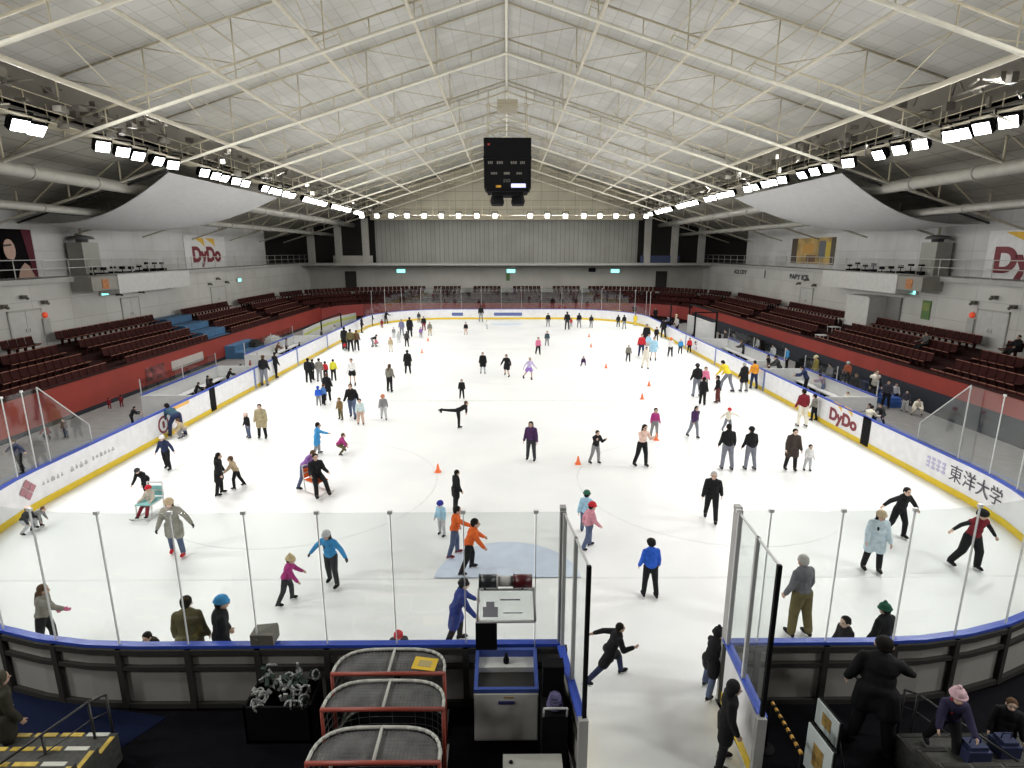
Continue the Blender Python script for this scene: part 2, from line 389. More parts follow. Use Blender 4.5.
for s in (-1, 1):
    for i, d in enumerate(FDS[s]):
        flood((s*LX, d, LH-.16), (s*(2.0+(i*7 % 5)), d-4.0-(i*3 % 4)*2, 0), 'white floodlight on the %s catwalk, %s from the near end' % (SIDE[s], ORD[i]), 'floodlights on the %s catwalk' % SIDE[s])
xs = [atD(p, 217, 72.8).x for p in (363, 378, 392, 408, 425, 442, 459, 477, 495, 530, 547, 565, 583, 599, 615, 631, 645)]
for i, x in enumerate(xs):
    flood((x, 72.2, LH-.4), (x*.7, 30, 0), 'white floodlight in the far row, %s counted left to right' % ORD[i], 'floodlights in the far row')

# ---- walls
M_wall = panel_mat('side_wall_panels', (.60, .60, .575), (.44, .44, .42), 3.0, 1.3, .02, axes=(1, 2))
M_walls2 = panel_mat('upper_wall_panels', (.66, .66, .66), (.5, .5, .5), 2.4, 1.6, .02, axes=(1, 2))
M_farw = panel_mat('far_corrugated', (.35, .35, .325), (.24, .24, .22), .6, 30, .05, axes=(0, 2))
M_farl = panel_mat('far_lower_wall', (.50, .49, .455), (.40, .39, .36), 3.6, 3, .02, axes=(0, 2))
M_ledge = mat('gallery_ledge', (.42, .42, .40), .6)
GH = 6.45
for s in (-1, 1):
    n = SIDE[s]; a, b2 = sorted((s*27, s*27.2))
    MB().box((a, -9, 0), (b2, 80, GH)).obj('wall_'+n, M_wall); S(COL.objects[-1])
    a, b2 = sorted((s*28.7, s*28.9)); MB().box((a, -9, GH), (b2, 70, 11.2)).obj('wall_upper_'+n, M_walls2); S(COL.objects[-1])
    a, b2 = sorted((s*28.7, s*33)); MB().box((a, 70, GH), (b2, 70.2, 11.0)).obj('wall_return_'+n, M_farl); S(COL.objects[-1])
    a, b2 = sorted((s*33, s*33.2)); MB().box((a, -9, -.1), (b2, 80.4, 11)).obj('wall_outer_'+n, M_farl); S(COL.objects[-1])
    a, b2 = sorted((s*26.7, s*33)); MB().box((a, -9, GH-.3), (b2, 80, GH)).obj('floor_gallery_'+n, M_ledge); S(COL.objects[-1])
    # gallery rail
    r = MB()
    for z in (.55, 1.05): r.tube((s*26.8, 0, GH+z), (s*26.8, 79, GH+z), .025, 5)
    for y in range(0, 80, 2): r.tube((s*26.8, y, GH), (s*26.8, y, GH+1.05), .025, 5)
    T(r.obj('gallery_rail', M_lgrey), 'thin pale railing along the %s gallery edge' % n, 'railing')
# far wall (set off at 80) with side openings
MB().box((-27, 80, 0), (27, 80.3, GH)).obj('wall_far', M_farl); S(COL.objects[-1])
f = MB(); f.box((-17.6, 79.2, GH), (17.6, 79.5, 12.0)); S(f.obj('wall_far_upper', M_farw))
M_gable = panel_mat('gable_sheet', (.50, .47, .38), (.34, .31, .24), 2.2, 1.1, .04, axes=(0, 2))
f = MB(); f.add([(-17.6, 77.0, 12.0), (17.6, 77.0, 12.0), (17.6, 77.2, 12.0), (-17.6, 77.2, 12.0), (-17.6, 77.0, 14.55), (17.6, 77.0, 14.55), (17.6, 77.2, 14.55), (-17.6, 77.2, 14.55), (0, 77.0, 20), (0, 77.2, 20)], [(0, 1, 5, 8, 4), (3, 7, 9, 6, 2), (4, 8, 9, 7), (5, 6, 9, 8), (0, 3, 2, 1), (0, 4, 7, 3), (1, 2, 6, 5)]); S(f.obj('wall_far_gable', M_gable))
for s in (-1, 1):
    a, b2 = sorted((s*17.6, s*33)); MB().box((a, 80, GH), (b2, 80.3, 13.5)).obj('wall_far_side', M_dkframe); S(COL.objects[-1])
    c = MB()
    for x in (18.6, 22.2, 25.8):
        c.box((s*x-.4, 77.6, GH), (s*x+.4, 78.2, 12.2))
    S(c.obj('wall_far_piers_'+SIDE[s], M_farl))
    c = MB(); c.box((min(s*17.8, s*23), 77.9, GH), (max(s*17.8, s*23), 78.05, GH+.95)); S(c.obj('wall_far_parapet_'+SIDE[s], mat('navy_parapet', (.05, .07, .16), .6) if s > 0 else M_farl))
MB().box((-27, 76.6, GH-.3), (27, 80, GH)).obj('floor_gallery_far', M_ledge); S(COL.objects[-1])
MB().box((-33, -9.2, -.1), (33, -9, 20)).obj('wall_near', M_dkframe); S(COL.objects[-1])
# balcony under the camera
MB().box((-26, -9, 5.2), (26, .6, 5.5)).obj('floor_balcony', M_dkframe); S(COL.objects[-1])
# trusses seen at the far gable: horizontal fascia
MB().box((-17.6, 76.8, 11.9), (17.6, 76.99, 12.4)).obj('trim_1', M_tan); S(COL.objects[-1])

# ---- stands
ROWS = 4; X0 = 21.95; RD = 1.28; RH = .5; F0 = 1.05
def stand_z(i): return F0+RH*i
for s in (-1, 1):
    c = MB()
    for i in range(ROWS):
        xa = X0-.35+RD*i; xb = X0-.35+RD*(i+1) if i < ROWS-1 else 27
        a, b2 = sorted((s*xa, s*xb)); c.box((a, 12, -.08), (b2, 66 if True else 0, stand_z(i)))
    S(c.obj('floor_terrace_'+SIDE[s], M_conc), 'stepped terrace of the %s stand' % SIDE[s], 'terrace')
    a, b2 = sorted((s*21.35, s*21.5))
    zl, zh = ((.22, 1.74) if s < 0 else (1.16, 1.97)); rk = MB(); rk.box((a, 12, zl), (b2, 66, zh)); rk.box((a-.02, 12, zh), (b2+.02, 66, zh+.05), 1); rk.box((a+.01, 12, .02), (b2-.01, 66, zl), 2)
    T(rk.obj('stand_skirt', [M_red, M_conc, mat('skirt_base', (.014, .017, .028), .8)]), 'long red fabric front of the %s stand' % SIDE[s], 'stand front')
# corner + far stands
def offset_path(o):
    return [(-21.4-o, 66), (-20.6-o*.9, 69.5+o*.2), (-18.0-o*.5, 72.2+o*.7), (-13, 73.2+o), (13, 73.2+o), (18.0+o*.5, 72.2+o*.7), (20.6+o*.9, 69.5+o*.2), (21.4+o, 66)]
c = MB()
for i in range(ROWS):
    P = offset_path(i*RD); c.ribbon(P, 0, RD+.02 if i < ROWS-1 else 1.6, -.08, stand_z(i))
S(c.obj('floor_terrace_far', M_conc), 'stepped terrace of the far stand', 'terrace')
c = MB(); c.ribbon(offset_path(-.15), 0, .12, .12, 1.55)
T(c.obj('stand_skirt', mat('dull_red_skirt', (.30, .05, .045), .6)), 'dull red front of the far stand behind the goal', 'stand front')
# seats
def seat_mesh():
    m = MB()
    w = .235
    # moulded pan with rolled front, sides and a curved back (facing +X toward the ice)
    prof = [(.26, .40), (.28, .43), (.24, .455), (.05, .425), (-.12, .43), (-.17, .50), (-.21, .70), (-.235, .86)]
    for ww, dz in ((w, 0),):
        vs = []
        for k, (x, z) in enumerate(prof):
            for y, e in ((-ww, .03), (-ww*.6, 0), (ww*.6, 0), (ww, .03)):
                vs.append((x+(e if k > 4 else 0), y, z+(e if k <= 4 else -e*.6)))
        n = len(prof); back = [(x-.03, y, z-.03) for x, y, z in vs]
        fs = []
        for i in range(n-1):
            for j in range(3): fs.append((4*i+j, 4*i+j+1, 4*i+4+j+1, 4*i+4+j))
        off = len(vs); fs2 = [tuple(q+off for q in f[::-1]) for f in fs]
        rim = [(4*i, 4*i+4) for i in range(n-1)]+[(4*i+7, 4*i+3) for i in range(n-1)]+[(j+1, j) for j in range(3)]+[(4*(n-1)+j, 4*(n-1)+j+1) for j in range(3)]
        m.add(vs+back, fs+fs2+[(a, b, b+off, a+off) for a, b in rim], 0, False)
    m.box((-.10, -.03, 0), (.04, .03, .41)); m.box((-.16, -.14, 0), (.10, .14, .02))
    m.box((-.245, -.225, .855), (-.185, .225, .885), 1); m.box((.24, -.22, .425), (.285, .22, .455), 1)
    return m.mesh('stadium_seat')
SEAT = seat_mesh(); SEAT.materials.append(M_seat); SEAT.materials.append(M_lit_edge)
AIS = {-1: [(31.8, 33.2), (43.2, 46.4), (55, 56.2)], 1: [(30.0, 31.2), (41.5, 43), (53.5, 54.8)]}
cand = []
for s in (-1, 1):
    for i in range(ROWS):
        y = 14.0; k = 0
        while y < 65.5:
            if not any(a-.25 < y < b+.25 for a, b in AIS[s]):
                p = (s*(X0+.32+RD*i), y, stand_z(i)); q = proj((p[0], p[1], p[2]+.6))
                cand.append((q[2] if (0 < q[0] < 1024 and q[1] < 440) else 999, s, i, k, p))
            y += .53; k += 1
cand.sort()
RN = ['front', 'second', 'third', 'top']
stuff = MB(); cnt = 0
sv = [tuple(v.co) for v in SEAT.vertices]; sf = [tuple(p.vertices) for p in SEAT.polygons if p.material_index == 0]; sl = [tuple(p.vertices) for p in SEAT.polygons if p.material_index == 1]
hid = 0
for d, s, i, k, p in cand:
    if d < 900 and cnt < 300:
        o = bpy.data.objects.new('stadium_seat', SEAT); COL.objects.link(o); o.location = p; o.rotation_euler = (0, 0, pi if s > 0 else 0)
        T(o, 'maroon plastic stadium seat in the %s row of the near block, %s stand' % (RN[i], SIDE[s]), 'seat', 'maroon seats, %s row, %s stand' % (RN[i], SIDE[s])); cnt += 1
    elif d < 900:
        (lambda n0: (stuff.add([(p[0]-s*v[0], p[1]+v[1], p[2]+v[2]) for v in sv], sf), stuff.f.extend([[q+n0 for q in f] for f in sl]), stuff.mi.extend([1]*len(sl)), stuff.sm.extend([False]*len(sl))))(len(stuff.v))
for i in range(ROWS):
    P = offset_path(i*RD+.45)
    for a, b in zip(P[:-1], P[1:]):
        a = Vector((a[0], a[1], 0)); b = Vector((b[0], b[1], 0)); L_ = (b-a).length; n = int(L_/.53); t = (b-a).normalized(); nr = Vector((t.y, -t.x, 0))
        for j in range(n):
            c = a+t*(.53*(j+.5))
            if abs(c.y-73.65-i*RD) < .6 and any(abs(c.x-g) < .7 for g in (-10.4, -5.3, 0, 5.3, 10.4)): continue
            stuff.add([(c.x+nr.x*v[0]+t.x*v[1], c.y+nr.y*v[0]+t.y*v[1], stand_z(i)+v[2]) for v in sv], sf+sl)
T(stuff.obj('stadium_seat_rows', [M_seat, M_lit_edge]), 'maroon seating rows farther down the side stands and behind the far goal', 'seating', kind='stuff')
# aisle steps
for s in (-1, 1):
    for (a, b) in AIS[s]:
        if s < 0 and a > 40 and a < 50: continue
        c = MB()
        for i in range(ROWS*2-2):
            xa = X0-.3+RD*i/2; c.box((min(s*xa, s*(xa+.62)), a+.15, stand_z(i//2)), (max(s*xa, s*(xa+.62)), b-.15, stand_z(i//2)+(.25 if i % 2 else .02)))
        S(c.obj('trim_aisle_steps', M_conc))
c = MB(); M_bluec = mat('blue_covering', (.045, .13, .25), .7, vary=.18, scale=2)
for i in range(ROWS):
    xa = X0-.35+RD*i; z = stand_z(i)
    a, b2 = sorted((-xa, -(xa+RD+.03))); c.box((a, 43.1, z), (b2, 46.5, z+.42))
    a, b2 = sorted((-xa-.06, -(xa+RD+.09))); c.box((a, 43.0, z+.42), (b2, 46.6, z+.46))
c.box((-21.5, 43.0, .02), (-20.6, 46.6, 1.0)); c.box((-20.6, 43.0, .02), (-19.8, 46.6, .5))
T(c.obj('stair_cover', M_bluec), 'stepped flight covered in bright blue sheeting crossing the left stand', 'stairs')
# ================================================================== DASHER BOARDS
BH = 1.25
def seg_points(path, step):
    """points + tangents each `step` m along a plan path"""
    out = []; acc = 0; nxt = 0
    for a, b in zip(path[:-1], path[1:]):
        a = Vector((a[0], a[1], 0)); b = Vector((b[0], b[1], 0)); L_ = (b-a).length; t = (b-a).normalized()
        while nxt <= acc+L_+1e-6:
            out.append((a+t*(nxt-acc), t)); nxt += step
        acc += L_
    return out
def subpath(path, s0, s1):
    res = []; acc = 0
    for a, b in zip(path[:-1], path[1:]):
        a = Vector((a[0], a[1])); b = Vector((b[0], b[1])); L_ = (b-a).length
        if L_ < 1e-6: continue
        lo, hi = max(s0, acc), min(s1, acc+L_)
        if hi > lo+1e-6:
            p0 = a+(b-a)*((lo-acc)/L_); p1 = a+(b-a)*((hi-acc)/L_)
            if not res: res.append(tuple(p0))
            res.append(tuple(p1))
        acc += L_
    return res
def plen(path): return sum((Vector(b)-Vector(a)).length for a, b in zip(path[:-1], path[1:]))
def rev(sgn, path): return path
# outward = right-hand/left-hand of travel: near_left runs clockwise seen from above so +offset (left of travel) points... checked per path
def boards(name, path, label, glass_h=None, step=1.22, frame=True, gm=None, off=0.0, span=None, posts=True):
    root = E(name, (0, 0, 0)); T(root, label, 'rink boards')
    def rb(nm, a, b, z0, z1, m, pth=None): return MB().ribbon(pth or path, a, b, z0, z1).obj(nm, m, root)
    rb('face_panel', 0, .03, .0, BH-.06, M_white)
    rb('kick_strip', -.015, .0, .0, .22, M_yellow)
    rb('top_rail', -.03, .10, BH-.06, BH, M_blue)
    rb('back_panel', .06, .075, .05, BH-.1, M_backpanel)
    L_ = plen(path)
    st = [0]+([off] if off > .05 else [])
    while st[-1]+step < L_-.05: st.append(st[-1]+step)
    st.append(L_)
    def post(nm, s, o, bx, z0, z1, m, cap=False):
        sp = subpath(path, min(max(s-.01, 0), L_-.03), min(s+.02, L_))
        p = Vector((sp[0][0], sp[0][1], 0)); t = Vector((sp[-1][0]-sp[0][0], sp[-1][1]-sp[0][1], 0)).normalized(); nr = Vector((-t.y, t.x, 0))
        M = Matrix.Translation(p+nr*o) @ Matrix.Rotation(math.atan2(t.y, t.x), 4, 'Z')
        b = MB(); b.cbox((0, 0, (z0+z1)/2), (bx[0], bx[1], z1-z0), M=M)
        if cap: b.cbox((0, 0, z1+.005), (.08, .05, .06), M=M)
        b.obj(nm, m, root)
    if frame:
        f = MB()
        for (z0, z1) in ((.0, .10), (.78, .86), (BH-.16, BH-.06)): f.ribbon(path, .03, .15, z0, z1)
        f.obj('back_frame', M_dkframe, root)
        for s in st: post('back_post', s, .10, (.10, .12), 0, BH-.06, M_dkframe)
    if glass_h:
        for a, b in zip(st[:-1], st[1:]):
            if span and not (span[0] <= (a+b)/2 <= span[1]): continue
            MB().ribbon(subpath(path, a+.015, b-.015), .05, .062, BH, glass_h).obj('glass_pane', gm or M_glass, root)
        if posts:
            for s in st[1:]:
                post('stanchion', s, .056, (.016, .03), BH, glass_h, M_stan, True)
    return root
GT = 3.75
root_nl = boards('dasher_board', near_left, 'curved near boards with blue top rail and tall glass, left of the open gate', GT, off=.53)
root_nr = boards('dasher_board', near_right, 'curved near boards with blue top rail and tall glass, right of the open gate', GT, off=(plen(near_right)-.57) % 1.22)
root_l = boards('dasher_board', left_side, 'long straight left boards, white with yellow kick strip and blue rail', step=2.4)
root_r = boards('dasher_board', right_side, 'long straight right boards, white with yellow kick strip and blue rail', step=2.4)
root_f = boards('dasher_board', far_end, 'far end boards curving behind the far goal line, with glass above', GT, step=2.4, gm=M_sglass, frame=False)
# end pieces of tall glass on each side, stepping down
for s, rt in ((-1, root_l), (1, root_r)):
    x0, x1 = sorted((s*15.05, s*15.065))
    g = MB()
    def pan(y0, y1, za, zb):
        g.add([(x0, y0, BH), (x1, y0, BH), (x1, y1, BH), (x0, y1, BH), (x0, y0, za), (x1, y0, za), (x1, y1, zb), (x0, y1, zb)],
              [(0, 1, 2, 3), (4, 5, 6, 7), (0, 1, 5, 4), (1, 2, 6, 5), (2, 3, 7, 6), (3, 0, 4, 7)])
    pan(17.42, 17.95, GT, GT); pan(17.97, 19.9, GT, 1.9)
    g.obj('glass_pane', M_sglass, rt)
    p = MB(); p.cbox((s*15.056, 17.96, (BH+GT)/2), (.03, .03, GT-BH)); p.tube((s*15.056, 17.96, GT), (s*15.056, 19.9, 1.9), .02, 5); p.tube((s*15.056, 19.9, BH), (s*15.056, 19.9, 1.9), .02, 5)
    p.obj('stanchion', M_steel, rt)
    # blue joint posts on the ice face, gate openings
    for y in ((33.4, 40.5, 47.5) if s < 0 else (32.5, 40.5, 47.5)):
        b = MB(); b.box((min(s*14.98, s*15.0), y-.1, 0), (max(s*14.98, s*15.0), y+.1, BH)); b.obj('joint_post', mat('blue_grey_post', (.16, .22, .45), .5), rt)
# bench walls and lawless bits are built below; adverts printed on the boards belong to them as parts
def decal(nm, y0, y1, z0, z1, s, m, rt):
    MB().box((min(s*14.994, s*15.0), min(y0, y1), z0), (max(s*14.994, s*15.0), max(y0, y1), z1)).obj(nm, m, rt)
def onboard(px, py, s): return atX(px, py, s*15)
M_maroon = mat('logo_maroon', (.38, .16, .19), .5); M_ptext = mat('pale_grey_text', (.42, .42, .42), .5); M_ink = mat('ink', (.06, .06, .08), .5)
M_purple = mat('pale_purple_text', (.50, .46, .66), .5); M_dred = mat('dark_red_logo', (.20, .012, .025), .5); M_gold = mat('gold_logo', (.82, .50, .05), .5)
# left near advert: tilted maroon square and grey line of text
p = onboard(26, 489, -1)
q = MB(); Mx = face_left(Vector((-14.995, p.y, .74))) @ Matrix.Rotation(radians(45), 4, 'Z')
for dx, dy in ((-.13, -.13), (.13, .13), (-.13, .13), (.13, -.13)): q.cbox((dx, dy, 0), (.23, .23, .008), M=Mx)
q.obj('board_logo', M_maroon, root_l)
rr = random.Random(4); q = MB(); xx = 0
for k in range(17):
    w_ = rr.uniform(.07, .17); h_ = rr.uniform(.05, .13)
    if k not in (5, 10): q.cbox((xx+w_/2, rr.uniform(-.02, .02), 0), (w_, h_, .008)); q.cbox((xx+w_/2, h_*.5+.03, 0), (w_*.4, .05, .008))
    xx += w_+.09
me = q.mesh('board_lettering'); me.transform(face_left(Vector((-14.995, onboard(42, 482, -1).y, .66)))); link('board_lettering', me, M_ptext, root_l)
p = onboard(163, 421, -1)
q = MB(); P = arc(0, 0, .34, 0, 360, 20); q.ribbon(P, -.05, .05, -.004, .004); q.cbox((0, 0, 0), (.16, .3, .008)); me = q.mesh('board_logo'); me.transform(face_left(Vector((-14.994, p.y, .62)))); link('board_logo', me, M_dred, root_l)
a, b = onboard(172, 411, -1), onboard(189, 402, -1)
decal('orange_strip', a.y, b.y, 1.02, 1.17, -1, mat('orange_strip', (.9, .5, .12), .5), root_l)
# right: large kanji advert and the drinks logo
a = onboard(1004, 497, 1)
text_obj('board_lettering', '東洋大学', .62, M_ink, face_right(Vector((14.994, onboard(977, 485, 1).y, .68))), root_r, .004, sx=.95)
q = MB(); rr = random.Random(9)
for k in range(4):
    for z in (-.16, .0, .16): q.cbox((k*.24, z+rr.uniform(-.02, .02), 0), (.17, .07+rr.uniform(0, .04), .006))
    q.cbox((k*.24+rr.uniform(-.04, .04), 0, 0), (.045, .42, .008))
me = q.mesh('board_emblem'); me.transform(face_right(Vector((14.994, onboard(929, 459, 1).y, .72)))); link('board_emblem', me, M_purple, root_r)
def bend(o):   # printed marks follow the boards where they start to curve
    for v in o.data.vertices:
        d = NEAR+CR-v.co.y
        if d > 0:
            s = 1 if v.co.x > 0 else -1; v.co.x -= s*(CR-sqrt(CR*CR-d*d)+.025)
for o in COL.objects:
    if o.name.startswith(('board_lettering', 'board_logo', 'board_emblem')): bend(o)
def drink_logo(M, sc, parent, mred, mgold):
    text_obj('logo_lettering', 'DyDo', sc, mred, M @ Matrix.Translation((0, -.06*sc, 0)), parent, .004, sx=1.15, bold=.05*sc)
    q = MB()
    for x in (-.62, .45):
        q.prism([((x+a_)*sc, b_*sc) for a_, b_ in ((-.50, .80), (.40, .78), (.46, .36), (.22, .52), (-.05, .62))], -.004, .006)
    me = q.mesh('logo_wave'); me.transform(M); link('logo_wave', me, mgold, parent)
y = onboard(843, 416, 1).y
drink_logo(face_right(Vector((14.993, y, .70))), .74, root_r, M_dred, M_gold)
# black openings (players' gates)
for s, px, py in ((-1, 213, 402), (1, 866, 430)):
    pass
# far board adverts
for (x0, x1, m) in ((441, 463, 'navy'), (494, 522, 'navy'), (604, 621, 'multi')):
    a = atD(x0, 314, FAR).x; b = atD(x1, 314, FAR).x
    if m == 'navy':
        MB().box((a, FAR-.006, .42), (b, FAR, .80)).obj('board_advert', mat('navy_advert', (.10, .14, .36), .5), root_f)
    else:
        MB().box((a, FAR-.006, .95), (b, FAR, 1.1)).obj('board_advert', M_gold, root_f)
        MB().box((a, FAR-.006, .50), (b, FAR, .85)).obj('board_advert', mat('pink_advert', (.75, .35, .42), .5, vary=.4, scale=2), root_f)
# ---- open gate doors (swung toward the camera)
def gate(x0, y0, x1, y1, side, lab):
    r = E('gate_door', (x0, y0, 0)); T(r, lab, 'gate door')
    v = Vector((x1-x0, y1-y0, 0)); L_ = v.length; t = v.normalized(); nr = Vector((-t.y, t.x, 0))
    def bx(nm, s0, s1, o0, o1, z0, z1, m):
        M = Matrix.Rotation(math.atan2(t.y, t.x), 4, 'Z'); b = MB(); b.box((s0, min(o0, o1), z0), (s1, max(o0, o1), z1), M=M); return b.obj(nm, m, r)
    e = 1 if side == 'left' else -1    # which normal faces the lane
    bx('face_panel', 0, L_, 0, .03*e, .06, BH-.06, M_lgrey if side == 'left' else M_white)
    bx('back_frame', .0, L_, -.08*e, -.04*e, .1, .2, M_dkframe); bx('back_frame', .0, L_, -.08*e, -.04*e, .75, .85, M_dkframe)
    bx('back_sheet', 0, L_, -.04*e, 0, .06, BH-.06, M_backpanel)
    bx('top_rail', 0, L_, -.09*e, .04*e, BH-.06, BH, M_blue)
    bx('kick_strip', 0.02, L_, .03*e, .04*e, .06, .30, M_yellow)
    for a in (0, L_/2, L_): bx('stanchion', a-.03, a+.03, -.03, .03, BH, 3.75, M_steel if a != L_ else M_black)
    bx('end_post', L_-.02, L_+.08, -.09, .05, .0, BH+.02, M_grey)
    for a in (.03, L_/2+.03): bx('glass_pane', a, a+L_/2-.06, -.006, .006, BH, 3.72, M_glass)
    bx('top_bar', 0, L_, -.015, .015, 3.72, 3.75, M_steel)
    return r
gate(GL-.04, NEAR-.12, 1.13, 7.15, 'left', 'left half of the glazed gate swung open toward the camera')
gate(GR+.03, NEAR-.12, 3.78, 7.15, 'right', 'right half of the glazed gate swung open toward the camera, beside the yellow strip')
for x in (GL-.06, GR+.06):
    b = MB(); b.box((x-.05, NEAR-.06, 0), (x+.05, NEAR+.1, 3.75)); b.box((x-.05, NEAR-.02, 3.73), (x+.05, NEAR+.12, 3.80)); T(b.obj('gate_post', M_grey), 'tall grey post at the %s of the gate opening' % ('left' if x < 2 else 'right'), 'post')
# ---- scoreboard cube
r = E('scoreboard', (.05, 38.9, 10.9)); r.scale = (.9, .9, .96); T(r, 'black four-sided scoreboard cube hanging over centre ice', 'scoreboard')
b = MB(); b.box((-1.62, -1.62, .95), (1.62, 1.62, 4.0)); b.box((-1.66, -1.66, 2.75), (1.66, 1.66, 2.85)); b.box((-1.45, -1.45, .75), (1.45, 1.45, .95)); b.obj('cabinet', M_black, r)
b = MB(); b.box((-1.1, -1.1, .55), (1.1, 1.1, .75))
for x in (-.75, .75): b.lathe([(.1, .75), (.42, .55), (.50, .2), (.42, .0)], 16, c=(x, -.4, 0)); b.lathe([(.1, .75), (.42, .55), (.50, .2), (.42, .0)], 16, c=(x, .7, 0))
b.obj('speaker_cluster', M_black, r)
M_seg = mat('dim_segment', (.16, .15, .13), .5); M_scr = mat('lit_screen', (.62, .62, .95), .4, emit=.9); M_amb = mat('amber_segment', (.40, .22, .02), .5, emit=.3)
for (x0, x1, z0, z1, m, nm) in ((-1.35, -1.0, 2.42, 2.58, M_seg, 'home_digits'), (-.75, -.3, 2.42, 2.58, M_seg, 'clock_digits'), (.2, .65, 2.42, 2.58, M_seg, 'clock_digits'), (.85, 1.2, 2.42, 2.58, M_seg, 'guest_digits'),
        (-1.15, -.7, 1.78, 1.92, M_seg, 'penalty_digits'), (-.25, .15, 1.78, 1.92, M_seg, 'period_digit'), (.6, 1.0, 1.78, 1.92, M_seg, 'penalty_digits'),
        (-.3, .2, 1.3, 1.5, mat('dimmer', (.06, .06, .06), .5), 'shot_digits'), (-.8, -.45, .98, 1.12, M_amb, 'amber_sign'), (.25, 1.25, .98, 1.22, M_scr, 'video_panel')):
    b = MB(); n = 3 if 'digits' in nm else 1
    for k in range(n):
        w_ = (x1-x0)/n; b.box((x0+k*w_+(.02 if n > 1 else 0), -1.64, z0), (x0+(k+1)*w_-(.02 if n > 1 else 0), -1.62, z1))
    b.obj(nm, m, r)
b = MB(); b.box((-1.35, -1.64, 3.55), (-1.2, -1.62, 3.65)); b.obj('red_indicator', mat('red_dim', (.35, .03, .02), .5, emit=.2), r)
b = MB()
for x in (-1.4, 1.4):
    for y in (-1.4, 1.4): b.tube((x, y, 4.0), (x*.9, y, HA-11.0), .03, 5)
for z in (4.9, 6.0):
    for y in (-1.4, 1.4): b.tube((-1.4, y, z), (1.4, y, z), .03, 5)
    for x in (-1.4, 1.4): b.tube((x, -1.4, z), (x, 1.4, z), .03, 5)
for y in (-1.4, 1.4): b.tube((-1.4, y, 6), (1.4, y, 4.9), .025, 5); b.tube((-1.4, y, 4.9), (0, y, 4.0), .025, 5)
b.cbox((0, 0, 6.2), (1.4, 1.4, .5)); b.obj('hanging_frame', M_tan, r)
# ---- sagging fabric under each aisle roof
def drape(s):
    m = MB(); nu, nv = 14, 12; vs = []
    for i in range(nu+1):
        u = i/nu
        for j in range(nv+1):
            v = j/nv; x = 17.5+(28.5-17.5)*u
            y0 = 31.5+3.5*u; y1 = 45.0-4.0*u+1.0
            y = y0+(y1-y0)*v
            z = 11.95-2.35*u-1.15*sin(pi*u)*(1-.25*u)-.35*sin(pi*v)*sin(pi*u)
            vs.append((s*x, y, z))
    fs = [(i*(nv+1)+j, i*(nv+1)+j+1, (i+1)*(nv+1)+j+1, (i+1)*(nv+1)+j) for i in range(nu) for j in range(nv)]
    n = len(vs); m.add(vs, fs, 0, True); m.add([(x, y, z+.02) for x, y, z in vs], [f[::-1] for f in fs], 0, True)
    T(m.obj('fabric_drape', mat('white_fabric', (.62, .62, .62), .8, vary=.04)), 'large white fabric sheet sagging under the %s aisle roof' % SIDE[s], 'fabric sheet')
    c = MB(); c.tube((s*17.5, 31.4, 12.0), (s*28.5, 34.9, 9.6), .06, 6); T(c.obj('drape_cable', M_dark), 'dark cable along the near edge of the %s fabric sheet' % SIDE[s], 'cable')
for s in (-1, 1): drape(s)
# ---- wall furniture -------------------------------------------------
UX = 28.68; WX = 26.98
def wallbox(nm, s, X, px0, px1, z0, z1, th, m, label, cat, parent=None):
    y0, y1 = sorted((atX(px0, 260, s*X).y, atX(px1, 260, s*X).y))
    b = MB(); b.box((min(s*X, s*(X-th)), y0, z0), (max(s*X, s*(X-th)), y1, z1)); o = b.obj(nm, m, parent)
    if label: T(o, label, cat)
    return o, (y0+y1)/2, y1-y0
def zat(px, py, s, X): return atX(px, py, s*X).z
# portrait poster on the left: plain generic portrait shapes
y0, y1 = 32.3, atX(33, 250, -UX).y; yc = (y0+y1)/2; zb, zt = zat(33, 277, -1, UX), zat(33, 230, -1, UX)
r = E('wall_poster', (-UX, yc, zb)); T(r, 'dark poster with a long-haired face on the upper left wall', 'poster')
def onwall(nm, poly, d, m, parent, M):
    q = MB(); q.prism(poly, 0, d); me = q.mesh(nm); me.transform(M); link(nm, me, m, parent)
M0 = face_left(Vector((.06, 0, 0))); W = (y1-y0); H = zt-zb
onwall('poster_sheet', [(-W/2, 0), (W/2, 0), (W/2, H), (-W/2, H)], .02, mat('poster_black', (.006, .004, .005), .9, spec=.1), r, face_left(Vector((.02, 0, 0))))
onwall('maroon_edge', [(W*.42, 0), (W/2, 0), (W/2, H), (W*.30, H)], .03, mat('poster_maroon', (.09, .006, .018), .8), r, face_left(Vector((.02, 0, 0))))
sk = mat('poster_skin', (.50, .32, .25), .5)
onwall('portrait_face', [(.05+.40*cos(a*pi/10), H*.58+.60*sin(a*pi/10)) for a in range(20)], .035, sk, r, face_left(Vector((.02, 0, 0))))
onwall('portrait_shoulder', [(.35, 0), (1.55, 0), (1.25, .65), (.95, .85), (.55, .5)], .035, sk, r, face_left(Vector((.02, 0, 0))))
onwall('portrait_hair', [(-.6, 0), (.2, 0), (.1, H*.38), (-.45, H*.42), (-.6, H*.9), (-.3, H*.8), (-.5, H*.5)], .04, mat('poster_hair', (.004, .003, .003), .9, spec=.1), r, face_left(Vector((.02, 0, 0))))
onwall('portrait_eyes', [(-.32, H*.64), (.22, H*.66), (.22, H*.70), (-.32, H*.68)], .045, mat('poster_eye', (.03, .02, .02), .5), r, face_left(Vector((.02, 0, 0))))
